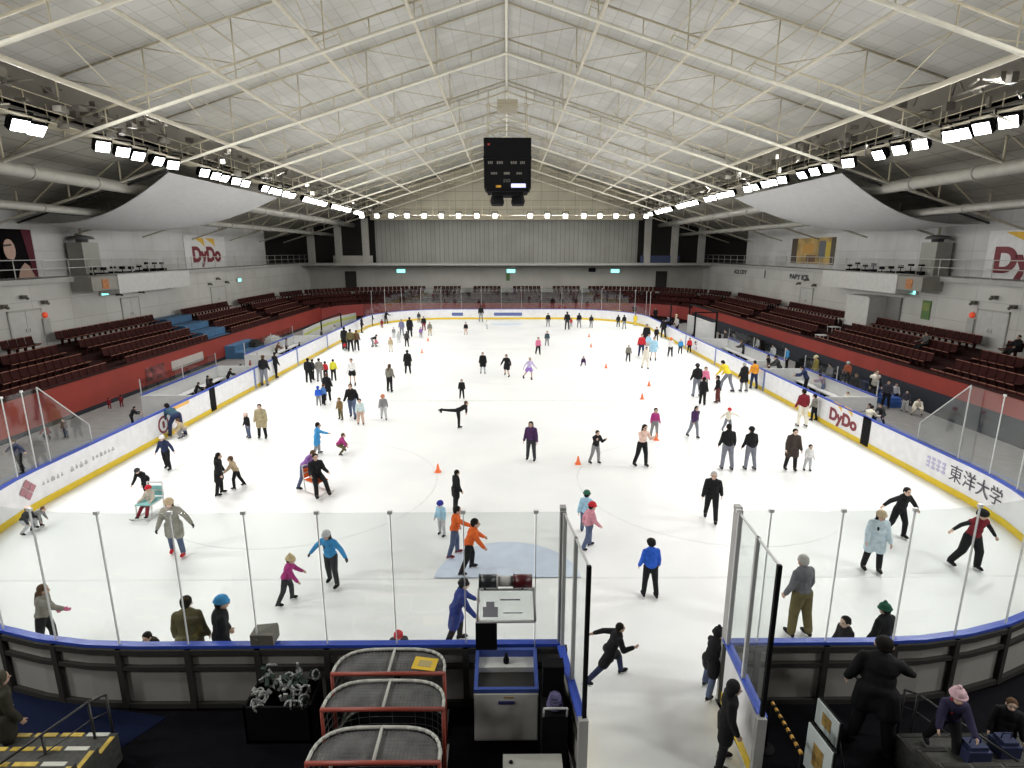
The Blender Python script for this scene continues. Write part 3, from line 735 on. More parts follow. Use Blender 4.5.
# drink logo signs
def sign(s, px0, px1, lab, zb, zt, fixed=None, sc=.62):
    y0, y1 = sorted((atX(px0, 250, s*UX).y, atX(px1, 250, s*UX).y)) if not fixed else fixed
    r = E('wall_sign', (s*UX, (y0+y1)/2, zb)); T(r, lab, 'sign'); W = y1-y0; H = zt-zb
    F = face_left if s < 0 else face_right; off = -s*.03
    q = MB(); q.prism([(-W/2, 0), (W/2, 0), (W/2, H), (-W/2, H)], -.02, .02); me = q.mesh('sign_panel'); me.transform(F(Vector((off, 0, 0)))); link('sign_panel', me, mat('sign_white', (.80, .80, .80), .5), r)
    drink_logo(F(Vector((off*2.2, 0, H*.44))), H*sc, r, M_dred, M_gold)
sign(-1, 184, 225, 'white sign with maroon lettering and gold waves on the upper left wall', zat(205, 268, -1, UX), zat(205, 236, -1, UX))
yA = atX(988, 250, UX).y
sign(1, 0, 0, 'white sign with maroon lettering cut by the frame, upper right wall', zat(988, 281, 1, UX), zat(988, 231, 1, UX), (yA-6.6, yA), .66)
# golden banner right
o, yc, W = wallbox('wall_banner', 1, UX, 791, 834, zat(812, 264, 1, UX), zat(812, 238, 1, UX), .03, mat('banner_gold', (.46, .32, .12), .6, vary=.45, scale=.9), 'golden brown banner with dark patches on the upper right wall', 'banner')
def patch(yo0, yo1, z0, z1, m):
    q = MB(); q.box((UX-.045, yc+yo0, z0), (UX-.03, yc+yo1, z1)); q.obj('banner_patch', m, o)
zb, zt = zat(812, 264, 1, UX), zat(812, 238, 1, UX)
patch(W*.36, W*.5, zb, zt, mat('banner_dark', (.09, .07, .05), .6)); patch(-W*.5, -W*.42, zb, zt, mat('banner_dark', (.09, .07, .05), .6))
patch(-W*.30, -W*.16, zb+.6, zt-.3, mat('banner_slate', (.13, .14, .16), .6)); patch(-W*.41, -W*.32, zb+.5, zt-.4, mat('banner_yellow', (.60, .46, .06), .6)); patch(-W*.1, W*.12, zb+.2, zb+.8, mat('banner_brown', (.16, .09, .05), .6)); patch(-.3, W*.22, zb+1, zt-.5, mat('banner_orange', (.60, .33, .08), .6))
# small lettering on the right gallery face
for px, body in ((740, 'ACE CITY'), (765, 'I'), (799, 'BABY ICE')):
    p = atX(px, 272.5, WX-.02); T(text_obj('wall_lettering', body, .62 if body != 'I' else 1.1, M_ink, face_right(Vector((26.68 if False else WX-.02, p.y, 5.62))), None, .004, sx=1.35, bold=.03), 'dark blue lettering on the right wall, %s group from the camera' % {740: 'third', 765: 'second', 799: 'first'}[px], 'lettering')
# gallery booths
for s, (a, b_, c_) in ((-1, (92, 118, 190)), (1, (922, 897, 822))):
    r = E('gallery_booth', (s*26.6, atX(b_, 280, s*26).y, 5.0)); T(r, 'projecting white gallery box on the %s wall with a grey end holding an orange mark' % SIDE[s], 'booth')
    ya, yb, yc_ = [atX(q_, 280, s*25.6).y-r.location.y for q_ in (a, b_, c_)]
    q = MB(); q.box((min(s*.36, s*-1.0), yb, .25), (max(s*.36, s*-1.0), yc_, 1.5)); q.obj('white_box', M_lgrey, r)
    q = MB(); q.box((min(s*.36, s*-.95), ya, .55), (max(s*.36, s*-.95), yb, 1.4)); q.box((min(0, -s*.8), ya, 1.4), (max(0, -s*.8), yb, 1.45)); q.obj('grey_box', mat('booth_grey', (.30, .29, .26), .6), r)
    ym = (ya+yb)/2; q = MB(); q.box((min(-s*.95, -s*.98), ym-.3, .65), (max(-s*.95, -s*.98), ym+.3, 1.25)); q.obj('orange_mark', mat('orange_mark', (.45, .17, .05), .5, vary=.5, scale=6), r)
    # equipment on the gallery beside it
    rr = random.Random(5+s)
    for i in range(9):
        yy = r.location.y+(yb+(yc_-yb)*(i+.3)/9); h = rr.uniform(.2, .5)
        q = MB(); q.box((-.18, -.28, 0), (.18, .28, h*.55)); q.tube((0, 0, h*.55), (0, 0, h+.1), .03, 5); q.cbox((0, 0, h+.15), (.2, .35, .2))
        o = q.obj('broadcast_equipment', M_black); o.location = (s*27.3, yy, GH); T(o, 'small dark equipment stand on the %s gallery, %s from the camera' % (SIDE[s], ORD[i]), 'equipment', 'gallery equipment')
# upright heaters
for s, px0, px1 in ((-1, 72, 93), (1, 927, 947)):
    y0, y1 = sorted((atX(px0, 256, s*28).y, atX(px1, 256, s*28).y)); r = E('air_heater', (s*27.9, (y0+y1)/2, GH)); T(r, 'upright grey air heater with a flat cap on the %s gallery' % SIDE[s], 'heater')
    w_ = (y1-y0)/2; q = MB(); q.box((-.5, -w_*.8, 0), (.5, w_*.8, 2.1)); q.box((-.52, -w_*.6, .2), (.52, w_*.6, 1.0)); q.obj('casing', mat('heater_grey', (.30, .30, .27), .5, .3), r)
    q = MB(); q.lathe([(.35, 2.1), (.35, 2.3), (.75, 2.3), (.62, 2.48), (.2, 2.56)], 16); q.obj('cap', mat('heater_cap', (.10, .10, .10), .5), r)
    q = MB(); q.tube((0, 0, 2.5), (0, 0, 3.3), .09, 8); q.obj('flue', M_tan, r)
# exit signs (lit), doors, alarms
def exit_sign(p, d, lab):
    r = E('exit_sign', p); T(r, lab, 'exit sign'); b = MB(); b.cbox((0, 0, 0), d); b.obj('housing', M_lgrey, r)
    e = [d[0]*.5+.012, d[1]*.5+.012, 0]
    b = MB()
    if d[0] < d[1]: b.cbox((-math.copysign(e[0], p[0]), 0, 0), (.02, d[1]*.85, d[2]*.8))
    else: b.cbox((0, -e[1], 0), (d[0]*.85, .02, d[2]*.8))
    b.obj('lit_face', M_exit, r)
for s, px, py, t in ((-1, 104, 293, 'above the doors near the camera'), (-1, 239, 280, 'farther along toward the far end'), (1, 913, 292, 'above the doors near the camera')):
    p = atX(px, py, s*26.9); exit_sign(p, (.12, .75, .32), 'lit green exit sign on the %s wall %s' % (SIDE[s], t))
for px, t in ((401, 'left'), (511, 'middle'), (615, 'right')):
    p = atD(px, 271, 79.9); exit_sign(p, (1.3, .12, .55), 'lit green exit sign high on the far wall, the %s one of three' % t)
for s, px in ((-1, 44), (1, 973)):
    p = atX(px, 315, s*26.95); b = MB(); b.lathe([(.05, 0), (.13, .03), (.10, .1), (.03, .13)], 12); me = b.mesh('fire_alarm'); me.transform(Matrix.Rotation(s*-pi/2, 4, 'Y')); o = link('fire_alarm', me, M_redlamp); o.location = p
    o.scale = (1.4, 1.4, 1.4); T(o, 'round red fire alarm lamp on the %s wall' % SIDE[s], 'alarm')
    p.z -= .5; b = MB(); b.cbox((-s*.06, 0, -.2), (.12, .5, 1.0)); o = b.obj('hydrant_cabinet', M_ledge); o.location = p; o.location.x = s*26.97; T(o, 'pale hydrant cabinet below the red lamp on the %s wall' % SIDE[s], 'cabinet')
M_door = mat('wall_door', (.56, .56, .54), .5)
for i, (s, px0, px1) in enumerate(((-1, 5, 38), (-1, 121, 138), (1, 981, 1012), (-1, 212, 226), (1, 800, 812))):
    y0, y1 = sorted((atX(px0, 300, s*WX).y, atX(px1, 300, s*WX).y)); zf = 2.6; r = E('door_%d' % (i+1), (s*WX, (y0+y1)/2, zf)); S(r)
    w_ = (y1-y0)/2; f = MB(); f.box((-.05, -w_-.08, 0), (.05, -w_, 2.2)); f.box((-.05, w_, 0), (.05, w_+.08, 2.2)); f.box((-.05, -w_-.08, 2.1), (.05, w_+.08, 2.2)); f.obj('door_frame', M_ledge, r)
    f = MB(); f.box((-.03, -w_, 0), (.03, -.01, 2.1)); f.box((-.03, .01, 0), (.03, w_, 2.1)); f.obj('door_leaf', M_door, r)
    f = MB(); f.cbox((-s*.05, .12, 1.05), (.05, .05, .2)); f.cbox((-s*.05, -.12, 1.05), (.05, .05, .2)); f.obj('door_handle', M_steel, r)
    for k, (dy, dz) in enumerate(((-w_-.3, 2.5), (0, 2.9), (w_+.3, 2.5))):
        b = MB(); b.cbox((-s*.12, dy, dz), (.22, .3, .2)); b.tube((-s*.2, dy, dz), (-s*.36, dy, dz-.1), .08, 8); o = b.obj('wall_spotlight', M_clut); o.location = r.location
        T(o, 'small dark spotlight %s of the %s wall door' % (('on the near side', 'above the top', 'on the far side')[k], SIDE[s]), 'spotlight', 'small spotlights round wall doors')
p = atX(926, 310, 26.95); b = MB(); b.cbox((0, 0, 0), (.04, .75, 1.2)); b.cbox((-.02, 0, .2), (.03, .6, .5), 1); o = b.obj('notice', [M_green, mat('notice_olive', (.22, .28, .08), .6)]); o.location = p; T(o, 'green rectangular notice on the right wall below the exit sign', 'notice')
# white kiosk and shuttered opening on the right
y0, y1 = sorted((atX(873, 305, 25.9).y, atX(850, 305, 25.9).y)); b = MB(); b.box((25.6, y0, 2.6), (26.95, y1, 4.75)); b.box((25.5, y0-.05, 4.75), (26.98, y1+.05, 4.85)); T(b.obj('white_kiosk', M_lgrey), 'plain white cabin against the right wall above the seats', 'kiosk')
y0, y1 = sorted((atX(901, 305, 26.9).y, atX(875, 305, 26.9).y)); b = MB(); b.box((26.85, y0, 2.6), (26.97, y1, 4.9)); 
for k in range(14): b.box((26.82, y0, 2.65+k*.16), (26.85, y1, 2.72+k*.16))
T(b.obj('roller_shutter', mat('shutter_grey', (.24, .24, .235), .5)), 'grey roller shutter in the right wall beside the white cabin', 'shutter')
for i, px in enumerate((351, 661)):
    p = atD(px, 279, 79.98); b = MB(); b.box((p.x-.65, 79.9, 2.6), (p.x+.65, 80, 5.2)); b.box((p.x-.75, 79.86, 2.6), (p.x-.65, 80, 5.3)); b.box((p.x+.65, 79.86, 2.6), (p.x+.75, 80, 5.3)); b.box((p.x-.75, 79.86, 5.2), (p.x+.75, 80, 5.3)); o = b.obj('door_%d' % (i+6), M_dkframe); S(o)
# dark speakers on far wall ledge
for px in (592, ):
    p = atD(px, 270, 79.75); b = MB(); b.cbox((0, 0, 0), (.9, .4, .5)); b.cbox((0, -.22, 0), (.7, .04, .3)); o = b.obj('loudspeaker', M_black); o.location = p; T(o, 'small dark loudspeaker on the far wall', 'speaker')
p = atD(508, 277, 79.9); b = MB(); b.cbox((0, 0, 0), (.5, .06, 1.0)); b.cbox((0, -.04, .2), (.3, .04, .3)); o = b.obj('notice', M_green); o.location = p; T(o, 'small green notice on the far wall under the middle exit sign', 'notice')
# ================================================================== PEOPLE
import numpy as np
def _sph(nu=10, nv=7):
    vs = [(0, 0, -1)]
    for j in range(1, nv):
        a = -pi/2+pi*j/nv
        vs += [(cos(a)*cos(2*pi*k/nu), cos(a)*sin(2*pi*k/nu), sin(a)) for k in range(nu)]
    vs.append((0, 0, 1)); fs = []
    for k in range(nu): fs.append((0, 1+(k+1) % nu, 1+k))
    for j in range(nv-2):
        for k in range(nu): fs.append((1+j*nu+k, 1+j*nu+(k+1) % nu, 1+(j+1)*nu+(k+1) % nu, 1+(j+1)*nu+k))
    t = len(vs)-1; b0 = 1+(nv-2)*nu
    for k in range(nu): fs.append((b0+k, b0+(k+1) % nu, t))
    return [Vector(v) for v in vs], fs
_SV, _SF = _sph()
class Blob(MB):
    def ell(s, c, r, M=None):
        M = M or Matrix.Identity(3); c = Vector(c)
        return s.add([c+M @ Vector((v.x*r[0], v.y*r[1], v.z*r[2])) for v in _SV], _SF)
    def cap(s, p, q, r, r2=None):
        r2 = r if r2 is None else r2; p, q = Vector(p), Vector(q)
        s.tube(p, q, r, 10, 0, r2); s.ell(p, (r, r, r)); s.ell(q, (r2, r2, r2)); return s
    def fuse(s, name, vox, smooth=2):
        me = bpy.data.meshes.new(name); me.from_pydata(s.v, [], s.f); me.update()
        bm = bmesh.new(); bm.from_mesh(me); bmesh.ops.recalc_face_normals(bm, faces=bm.faces); bm.to_mesh(me); bm.free()
        o = bpy.data.objects.new(name, me); COL.objects.link(o)
        r = o.modifiers.new('r', 'REMESH'); r.mode = 'VOXEL'; r.voxel_size = vox
        k = o.modifiers.new('s', 'SMOOTH'); k.factor = .5; k.iterations = smooth
        dg = bpy.context.evaluated_depsgraph_get(); out = bpy.data.meshes.new_from_object(o.evaluated_get(dg))
        bpy.data.objects.remove(o); bpy.data.meshes.remove(me); out.name = name
        out.polygons.foreach_set('use_smooth', [True]*len(out.polygons)); return out
# pose: lean fwd, side bend, twist; legs (fwd, out, knee) ; arms (fwd, out, elbow); head pitch, head turn    (L = figure's left, -x)
POSES = {
 'stand':   dict(lean=4, Ll=(4, 4, 6), Rl=(-4, 5, 4), La=(8, 12, 18), Ra=(4, 12, 22), hp=8),
 'walk':    dict(lean=8, Ll=(15, 4, 12), Rl=(-12, 4, 14), La=(-18, 12, 25), Ra=(20, 12, 30), hp=6),
 'stride':  dict(lean=26, Ll=(44, 4, 34), Rl=(-36, 6, 14), La=(-52, 28, 18), Ra=(40, 16, 104), hp=-8),
 'balance': dict(lean=8, Ll=(12, 9, 16), Rl=(-8, 10, 14), La=(8, 72, 14), Ra=(14, 52, 16), hp=4),
 'arms_out':dict(lean=12, Ll=(14, 9, 22), Rl=(-4, 11, 20), La=(10, 40, 10), Ra=(10, 76, 10), hp=4),
 'point':   dict(lean=8, Ll=(10, 5, 10), Rl=(-8, 6, 8), La=(6, 16, 25), Ra=(74, 22, 10), hp=4),
 'reach':   dict(lean=20, Ll=(16, 7, 18), Rl=(-10, 8, 14), La=(52, 14, 16), Ra=(44, 16, 14), hp=-4),
 'push':    dict(lean=38, Ll=(30, 7, 24), Rl=(-6, 7, 14), La=(58, 8, 18), Ra=(58, 8, 18), hp=8),
 'bend':    dict(lean=74, Ll=(30, 9, 36), Rl=(8, 10, 26), La=(78, 10, 12), Ra=(74, 12, 10), hp=-18),
 'seated':  dict(lean=-4, Ll=(78, 6, 52), Rl=(70, 9, 36), La=(26, 14, 46), Ra=(26, 14, 46), hp=8),
 'crouch':  dict(lean=34, Ll=(84, 12, 104), Rl=(62, 14, 100), La=(50, 14, 20), Ra=(60, 18, 14), hp=-6),
 'spiral':  dict(lean=66, Ll=(-96, 4, 4), Rl=(4, 2, 6), La=(40, 60, 8), Ra=(24, 74, 8), hp=-36),
 'glide':   dict(lean=14, Ll=(22, 5, 40), Rl=(-16, 12, 22), La=(20, 26, 40), Ra=(-8, 30, 30), hp=2),
 'lean_on': dict(lean=24, Ll=(2, 5, 4), Rl=(8, 7, 6), La=(62, 14, 44), Ra=(60, 14, 46), hp=10),
 'loose':   dict(lean=6, Ll=(10, 5, 12), Rl=(-8, 6, 10), La=(10, 40, 12), Ra=(10, 20, 18), hp=6),
 'spread':  dict(lean=8, Ll=(8, 5, 10), Rl=(-6, 6, 10), La=(14, 46, 8), Ra=(12, 44, 8), hp=10),
 'rail':    dict(lean=6, Ll=(6, 5, 6), Rl=(-4, 6, 4), La=(10, 16, 18), Ra=(50, 22, 6), hp=8),
 'hands_up':dict(lean=8, Ll=(8, 6, 12), Rl=(-6, 7, 10), La=(40, 10, 100), Ra=(46, 12, 104), hp=6),
}
def skeleton(pose, kid):
    P = POSES[pose]; hs = 1.36 if kid else 1.12          # head larger on a child (figure is scaled down later)
    rx = lambda a: Matrix.Rotation(radians(a), 3, 'X'); ry = lambda a: Matrix.Rotation(radians(a), 3, 'Y')
    J = {}; pel = Vector((0, 0, 0)); Rt = rx(-P['lean'])   # forward = +Y
    J['pel'] = pel; J['wst'] = pel+Rt @ Vector((0, .01, .16)); J['chs'] = pel+Rt @ Vector((0, 0, .37)); J['nck'] = pel+Rt @ Vector((0, -.005, .50))
    Rh = rx(-(P['lean']*.55+P['hp'])); J['hed'] = J['nck']+Rh @ Vector((0, .025, .165*(1.1 if kid else 1))); J['Rh'] = Rh; J['Rt'] = Rt; J['hs'] = hs
    sw = .162 if not kid else .15
    for S_, sg in (('L', -1), ('R', 1)):
        f, o, b = P[S_+'a']; sh = pel+Rt @ Vector((sg*sw, 0, .44)); d = Rt @ (rx(f) @ (ry(-sg*o) @ Vector((0, 0, -1))))
        el = sh+d*.285; fo = Rt @ (rx(f+b) @ (ry(-sg*o*.8) @ Vector((0, 0, -1)))); wr = el+fo*.245
        J[S_+'sh'] = sh; J[S_+'el'] = el; J[S_+'wr'] = wr; J[S_+'hd'] = fo
        f, o, b = P[S_+'l']; hp = pel+Vector((sg*.09, 0, -.03)); d = rx(f) @ (ry(-sg*o) @ Vector((0, 0, -1))); kn = hp+d*.44
        sd = rx(f-b) @ (ry(-sg*o) @ Vector((0, 0, -1))); an = kn+sd*.42
        fwd = rx((f-b)*.6) @ Vector((0, 1, 0))
        J[S_+'hp'] = hp; J[S_+'kn'] = kn; J[S_+'an'] = an; J[S_+'sd'] = sd; J[S_+'fw'] = fwd; J[S_+'up'] = -(rx((f-b)*.6) @ Vector((0, 0, -1)))
    low = min((J[s+'an']-J[s+'up']*.155).z for s in 'LR')
    if pose == 'crouch': low = min(low, min(J[s+'an'].z for s in 'LR')-.14)
    for k in list(J):
        if isinstance(J[k], Vector) and k[1:] not in ('hd', 'sd', 'fw', 'up'): J[k] = J[k]-Vector((0, 0, low))
    J['top'] = J['hed'].z+.125*hs*(1 if P['lean'] < 60 else .8)
    return J
MESHC = {}
def body_mesh(pose, kid):
    key = ('body', pose, kid)
    if key in MESHC: return MESHC[key]
    J = skeleton(pose, kid); b = Blob(); Rt = J['Rt']; Rh = J['Rh']; h = J['hs']; H = J['hed']
    b.ell(J['chs'], (.155, .105, .17), Rt); b.ell(J['wst'], (.135, .095, .15), Rt); b.ell(J['pel'], (.15, .11, .12), Rt)
    b.cap(J['nck']-Rt @ Vector((0, 0, .03)), H-Rh @ Vector((0, .0, .06)), .052, .05)
    # head: skull, jaw, nose, ears, lips
    b.ell(H+Rh @ Vector((0, -.008, .02))*h, (.076*h, .095*h, .098*h), Rh); b.ell(H+Rh @ Vector((0, .022, -.05))*h, (.056*h, .066*h, .066*h), Rh)
    b.ell(H+Rh @ Vector((0, .098, -.012))*h, (.013*h, .020*h, .024*h), Rh)
    b.ell(H+Rh @ Vector((0, .088, -.052))*h, (.026*h, .010*h, .009*h), Rh)
    for sg in (-1, 1): b.ell(H+Rh @ Vector((sg*.078, -.004, -.008))*h, (.012*h, .022*h, .032*h), Rh)
    for S_, sg in (('L', -1), ('R', 1)):
        b.cap(J[S_+'sh'], J[S_+'el'], .046, .037); b.cap(J[S_+'el'], J[S_+'wr'], .037, .026)
        # hand: palm, four unequal curled fingers, thumb from the side
        d = J[S_+'hd']; w = J[S_+'wr']; side = d.orthogonal().normalized(); 
        inn = Vector((-sg, 0, 0)); inn = (inn-d*inn.dot(d)).normalized(); ac = d.cross(inn).normalized()
        if ac.y < 0: ac = -ac
        b.cap(w, w+d*.03, .026, .028); Mh = Matrix((ac, inn, d)).transposed(); b.ell(w+d*.055, (.040, .017, .045), Mh)
        for i, (o, L_) in enumerate(((-.030, .058), (-.010, .070), (.011, .074), (.031, .066))):
            p0 = w+d*.085+ac*o; p1 = p0+d*L_*.5+inn*.008; p2 = p1+d*L_*.36+inn*.026; b.cap(p0, p1, .0095, .0088); b.cap(p1, p2, .0088, .0075)
        t0 = w+d*.04+ac*.034; b.cap(t0, t0+d*.032+ac*.026, .012, .010); b.cap(t0+d*.032+ac*.026, t0+d*.062+ac*.028+inn*.012, .010, .008)
        b.cap(J[S_+'hp'], J[S_+'kn'], .080, .052); b.cap(J[S_+'kn'], J[S_+'an'], .050, .034)
        b.cap(J[S_+'an'], J[S_+'an']+J[S_+'fw']*.10-J[S_+'up']*.05, .035, .03)
    me = b.fuse('person', .0105, 1)
    # eyes and mouth are coloured faces of the one body surface
    ax = Rh; fi = [0]*len(me.polygons)
    for p in me.polygons:
        q = (ax.transposed() @ (Vector(p.center)-H))/h
        if q.y > .05:
            if (abs(abs(q.x)-.032) < .013 and abs(q.z-.012) < .009): fi[p.index] = 1
            elif abs(q.x) < .024 and abs(q.z+.052) < .007: fi[p.index] = 2
            elif (abs(abs(q.x)-.032) < .018 and abs(q.z-.034) < .005): fi[p.index] = 1
    me.polygons.foreach_set('material_index', fi)
    for m in (None, mat('eye_dark', (.03, .02, .02), .3), mat('lips', (.45, .18, .15), .5)): me.materials.append(m)
    MESHC[key] = (me, J['top']); return MESHC[key]
def piece(kind, pose, kid, var=''):
    key = (kind, pose, kid, var)
    if key in MESHC: return MESHC[key]
    J = skeleton(pose, kid); b = Blob(); Rt = J['Rt']; Rh = J['Rh']; h = J['hs']; H = J['hed']; V = lambda x, y, z: Rh @ Vector((x, y, z))*h+H
    g = .012 if kid else 0; vox = .018
    if kind == 'top':
        pf = {'jacket': .034, 'coat': .036, 'shirt': .014, 'vest': .036}[var]+g
        b.ell(J['chs'], (.160+pf, .108+pf, .18+pf), Rt); b.ell(J['wst'], (.140+pf, .100+pf, .17+pf), Rt); b.ell(J['pel']+Rt @ Vector((0, 0, .02)), (.152+pf, .115+pf, .10+pf), Rt)
        b.cap(J['Lsh'], J['Rsh'], .056+pf*.55); b.cap(J['nck']-Rt @ Vector((0, 0, .03)), J['Lsh'], .07, .05+pf*.5); b.cap(J['nck']-Rt @ Vector((0, 0, .03)), J['Rsh'], .07, .05+pf*.5); b.cap(J['nck']-Rt @ Vector((0, 0, .03)), J['nck']+Rt @ Vector((0, 0, .035)), .062+pf*.5, .060+pf*.4)
        for S_ in 'LR':
            if var != 'vest':
                b.cap(J[S_+'sh'], J[S_+'el'], .050+pf*.9, .042+pf*.8); b.cap(J[S_+'el'], J[S_+'wr']-J[S_+'hd']*.005, .042+pf*.8, .032+pf*.6)
            else: b.cap(J[S_+'sh'], J[S_+'sh']+(J[S_+'el']-J[S_+'sh'])*.12, .055+pf*.8)
            if var == 'coat':
                b.cap(J[S_+'hp'], J[S_+'hp']+(J[S_+'kn']-J[S_+'hp'])*.72, .115+pf*.6, .118+pf*.4)
        if var == 'coat':
            m = (J['Lkn']+J['Rkn'])*.5; c = J['pel']+(m-J['pel'])*.42; b.ell(c, (.155, .13, .22))
    elif kind == 'legs':
        pf = {'trousers': .024, 'wide': .038, 'skirt': .014, 'tights': .006}[var]+g*.6
        b.ell(J['pel'], (.152+pf, .113+pf, .11+pf), Rt)
        if var == 'skirt':
            for S_ in 'LR': b.cap(J[S_+'hp'], J[S_+'hp']+(J[S_+'kn']-J[S_+'hp'])*.5, .10, .135)
            m = (J['Lkn']+J['Rkn'])*.5; b.ell(J['pel']+(m-J['pel'])*.30, (.19, .16, .12))
        else:
            for S_ in 'LR':
                b.cap(J[S_+'hp'], J[S_+'kn'], .088+pf, .058+pf); b.cap(J[S_+'kn'], J[S_+'an'], .055+pf, .042+pf)
    elif kind == 'boot':
        S_ = var; a = J[S_+'an']; f = J[S_+'fw']; u = J[S_+'up']; sd = f.cross(u)
        b.cap(a+u*.06, a-u*.03, .050, .048); M = Matrix((sd, f, u)).transposed(); b.ell(a+f*.055-u*.055, (.056, .145, .055), M); b.ell(a+f*.12-u*.07, (.042, .06, .03), M); b.cap(a-f*.04-u*.07, a-f*.04-u*.09, .038)
        vox = .014
    elif kind == 'blade':
        S_ = var; a = J[S_+'an']; f = J[S_+'fw']; u = J[S_+'up']; sd = f.cross(u).normalized(); M = Matrix((sd, f, u)).transposed().to_4x4(); M.translation = a
        m = MB(); m.box((-.003, -.10, -.155), (.003, .19, -.135), M=M)
        for y in (-.05, .11): m.box((-.008, y-.03, -.137), (.008, y+.03, -.095), M=M)
        MESHC[key] = m.mesh('blade'); return MESHC[key]
    elif kind == 'hair':
        b.ell(V(0, -.022, .034), (.088*h, .096*h, .096*h), Rh)
        if var == 'short': b.ell(V(0, -.055, -.01), (.072*h, .055*h, .07*h), Rh)
        if var == 'long': b.ell(V(0, -.06, -.04), (.082*h, .055*h, .11*h), Rh); b.cap(V(0, -.085, -.08), J['nck']-Rt @ Vector((0, .095, .12)), .062, .05); b.cap(V(-.07, -.01, .02), V(-.07, -.02, -.09), .026*h, .022*h); b.cap(V(.07, -.01, .02), V(.07, -.02, -.09), .026*h, .022*h)
        if var == 'bun': b.ell(V(0, -.055, -.01), (.072*h, .055*h, .07*h), Rh); b.ell(V(0, -.12, .06), (.035*h,)*3)
        vox = .012
    elif kind == 'hat':
        if var == 'beanie':
            b.ell(V(0, -.018, .060), (.096*h, .108*h, .090*h), Rh); vs = [V(.095*cos(t*pi/8), -.012+.107*sin(t*pi/8), .035) for t in range(16)]
            for i in range(16): b.cap(vs[i], vs[(i+1) % 16], .018*h)
        elif var == 'bobble':
            b.ell(V(0, -.018, .060), (.096*h, .108*h, .092*h), Rh); b.ell(V(0, -.03, .165), (.034*h,)*3)
            vs = [V(.095*cos(t*pi/8), -.012+.107*sin(t*pi/8), .03) for t in range(16)]
            for i in range(16): b.cap(vs[i], vs[(i+1) % 16], .02*h)
        elif var == 'cap':
            b.ell(V(0, -.012, .055), (.092*h, .106*h, .075*h), Rh); b.ell(V(0, .115, .055), (.06*h, .06*h, .012*h), Rh)
        elif var == 'helmet':
            b.ell(V(0, -.012, .048), (.112*h, .128*h, .098*h), Rh); b.ell(V(0, -.05, .01), (.105*h, .08*h, .08*h), Rh)
        elif var == 'hood':
            b.ell(V(0, -.035, .03), (.110*h, .105*h, .125*h), Rh); b.ell(V(0, -.06, -.07), (.10*h, .07*h, .09*h), Rh)
        vox = .014
    elif kind == 'scarf':
        b.cap(J['nck']-Rt @ Vector((.05, 0, -.02)), J['nck']+Rt @ Vector((.05, 0, .02)), .072, .072); b.cap(J['nck']+Rt @ Vector((.05, .07, 0)), J['nck']+Rt @ Vector((.06, .14, -.2)), .03, .03)
    elif kind == 'mitten':
        S_ = var; sg = -1 if S_ == 'L' else 1; d = J[S_+'hd']; w = J[S_+'wr']; inn = Vector((-sg, 0, 0)); inn = (inn-d*inn.dot(d)).normalized(); ac = d.cross(inn).normalized()
        if ac.y < 0: ac = -ac
        b.cap(w-d*.02, w+d*.01, .036, .036)
        b.ell(w+d*.06, (.050, .030, .060), Matrix((ac, inn, d)).transposed())
        for i, (o, L_) in enumerate(((-.034, .052), (-.012, .066), (.012, .068), (.034, .058))):
            p0 = w+d*.085+ac*o; p1 = p0+d*L_*.5+inn*.01; p2 = p1+d*L_*.4+inn*.026; b.cap(p0, p1, .0135, .0130); b.cap(p1, p2, .0130, .012)
        t0 = w+d*.04+ac*.04; b.cap(t0, t0+d*.04+ac*.03, .016, .015); vox = .0125
    MESHC[key] = b.fuse(kind, vox, 2); MESHC[key].materials.append(None); return MESHC[key]
CLOTH = {}
def cm(c):
    if c not in CLOTH: CLOTH[c] = mat('cloth_%d_%d_%d' % tuple(int(v*255) for v in c), c, .85, vary=.16, scale=9, spec=.2)
    return CLOTH[c]
SKIN = [mat('skin_%d' % i, c, .55, vary=.05) for i, c in enumerate(((.62, .42, .32), (.55, .36, .27), (.68, .48, .38)))]
# colours
BK = (.014, .014, .016); CH = (.045, .045, .05); GY = (.26, .26, .27); LG = (.52, .53, .55); WH = (.78, .78, .78); NV = (.03, .04, .10); DP = (.07, .03, .10); PU = (.28, .14, .42)
RD = (.55, .03, .04); DR = (.20, .02, .03); PK = (.72, .20, .34); MG = (.42, .05, .22); OR = (.75, .14, .03); YL = (.80, .60, .04); AM = (.80, .34, .04); BL = (.03, .12, .62); SB = (.06, .30, .62); LB = (.38, .62, .78)
BG = (.38, .33, .25); OL = (.13, .11, .05); BR = (.12, .07, .04); GG = (.22, .21, .18); TN = (.50, .40, .26); CR = (.74, .70, .60); DG = (.03, .13, .08); JN = (.10, .13, .22); GJ = (.20, .21, .25); PI = (.80, .58, .50); SK = (.60, .42, .33); LV = (.60, .52, .78); WB = (.55, .66, .74)
HB = (.012, .010, .009); HN = (.10, .055, .03); HG = (.45, .44, .42); HL = (.60, .48, .28)
def attach(nm, me, m, root):
    o = bpy.data.objects.new(nm, me); COL.objects.link(o); o.parent = root
    o.material_slots[0].link = 'OBJECT'; o.material_slots[0].material = m; return o
NP = 0
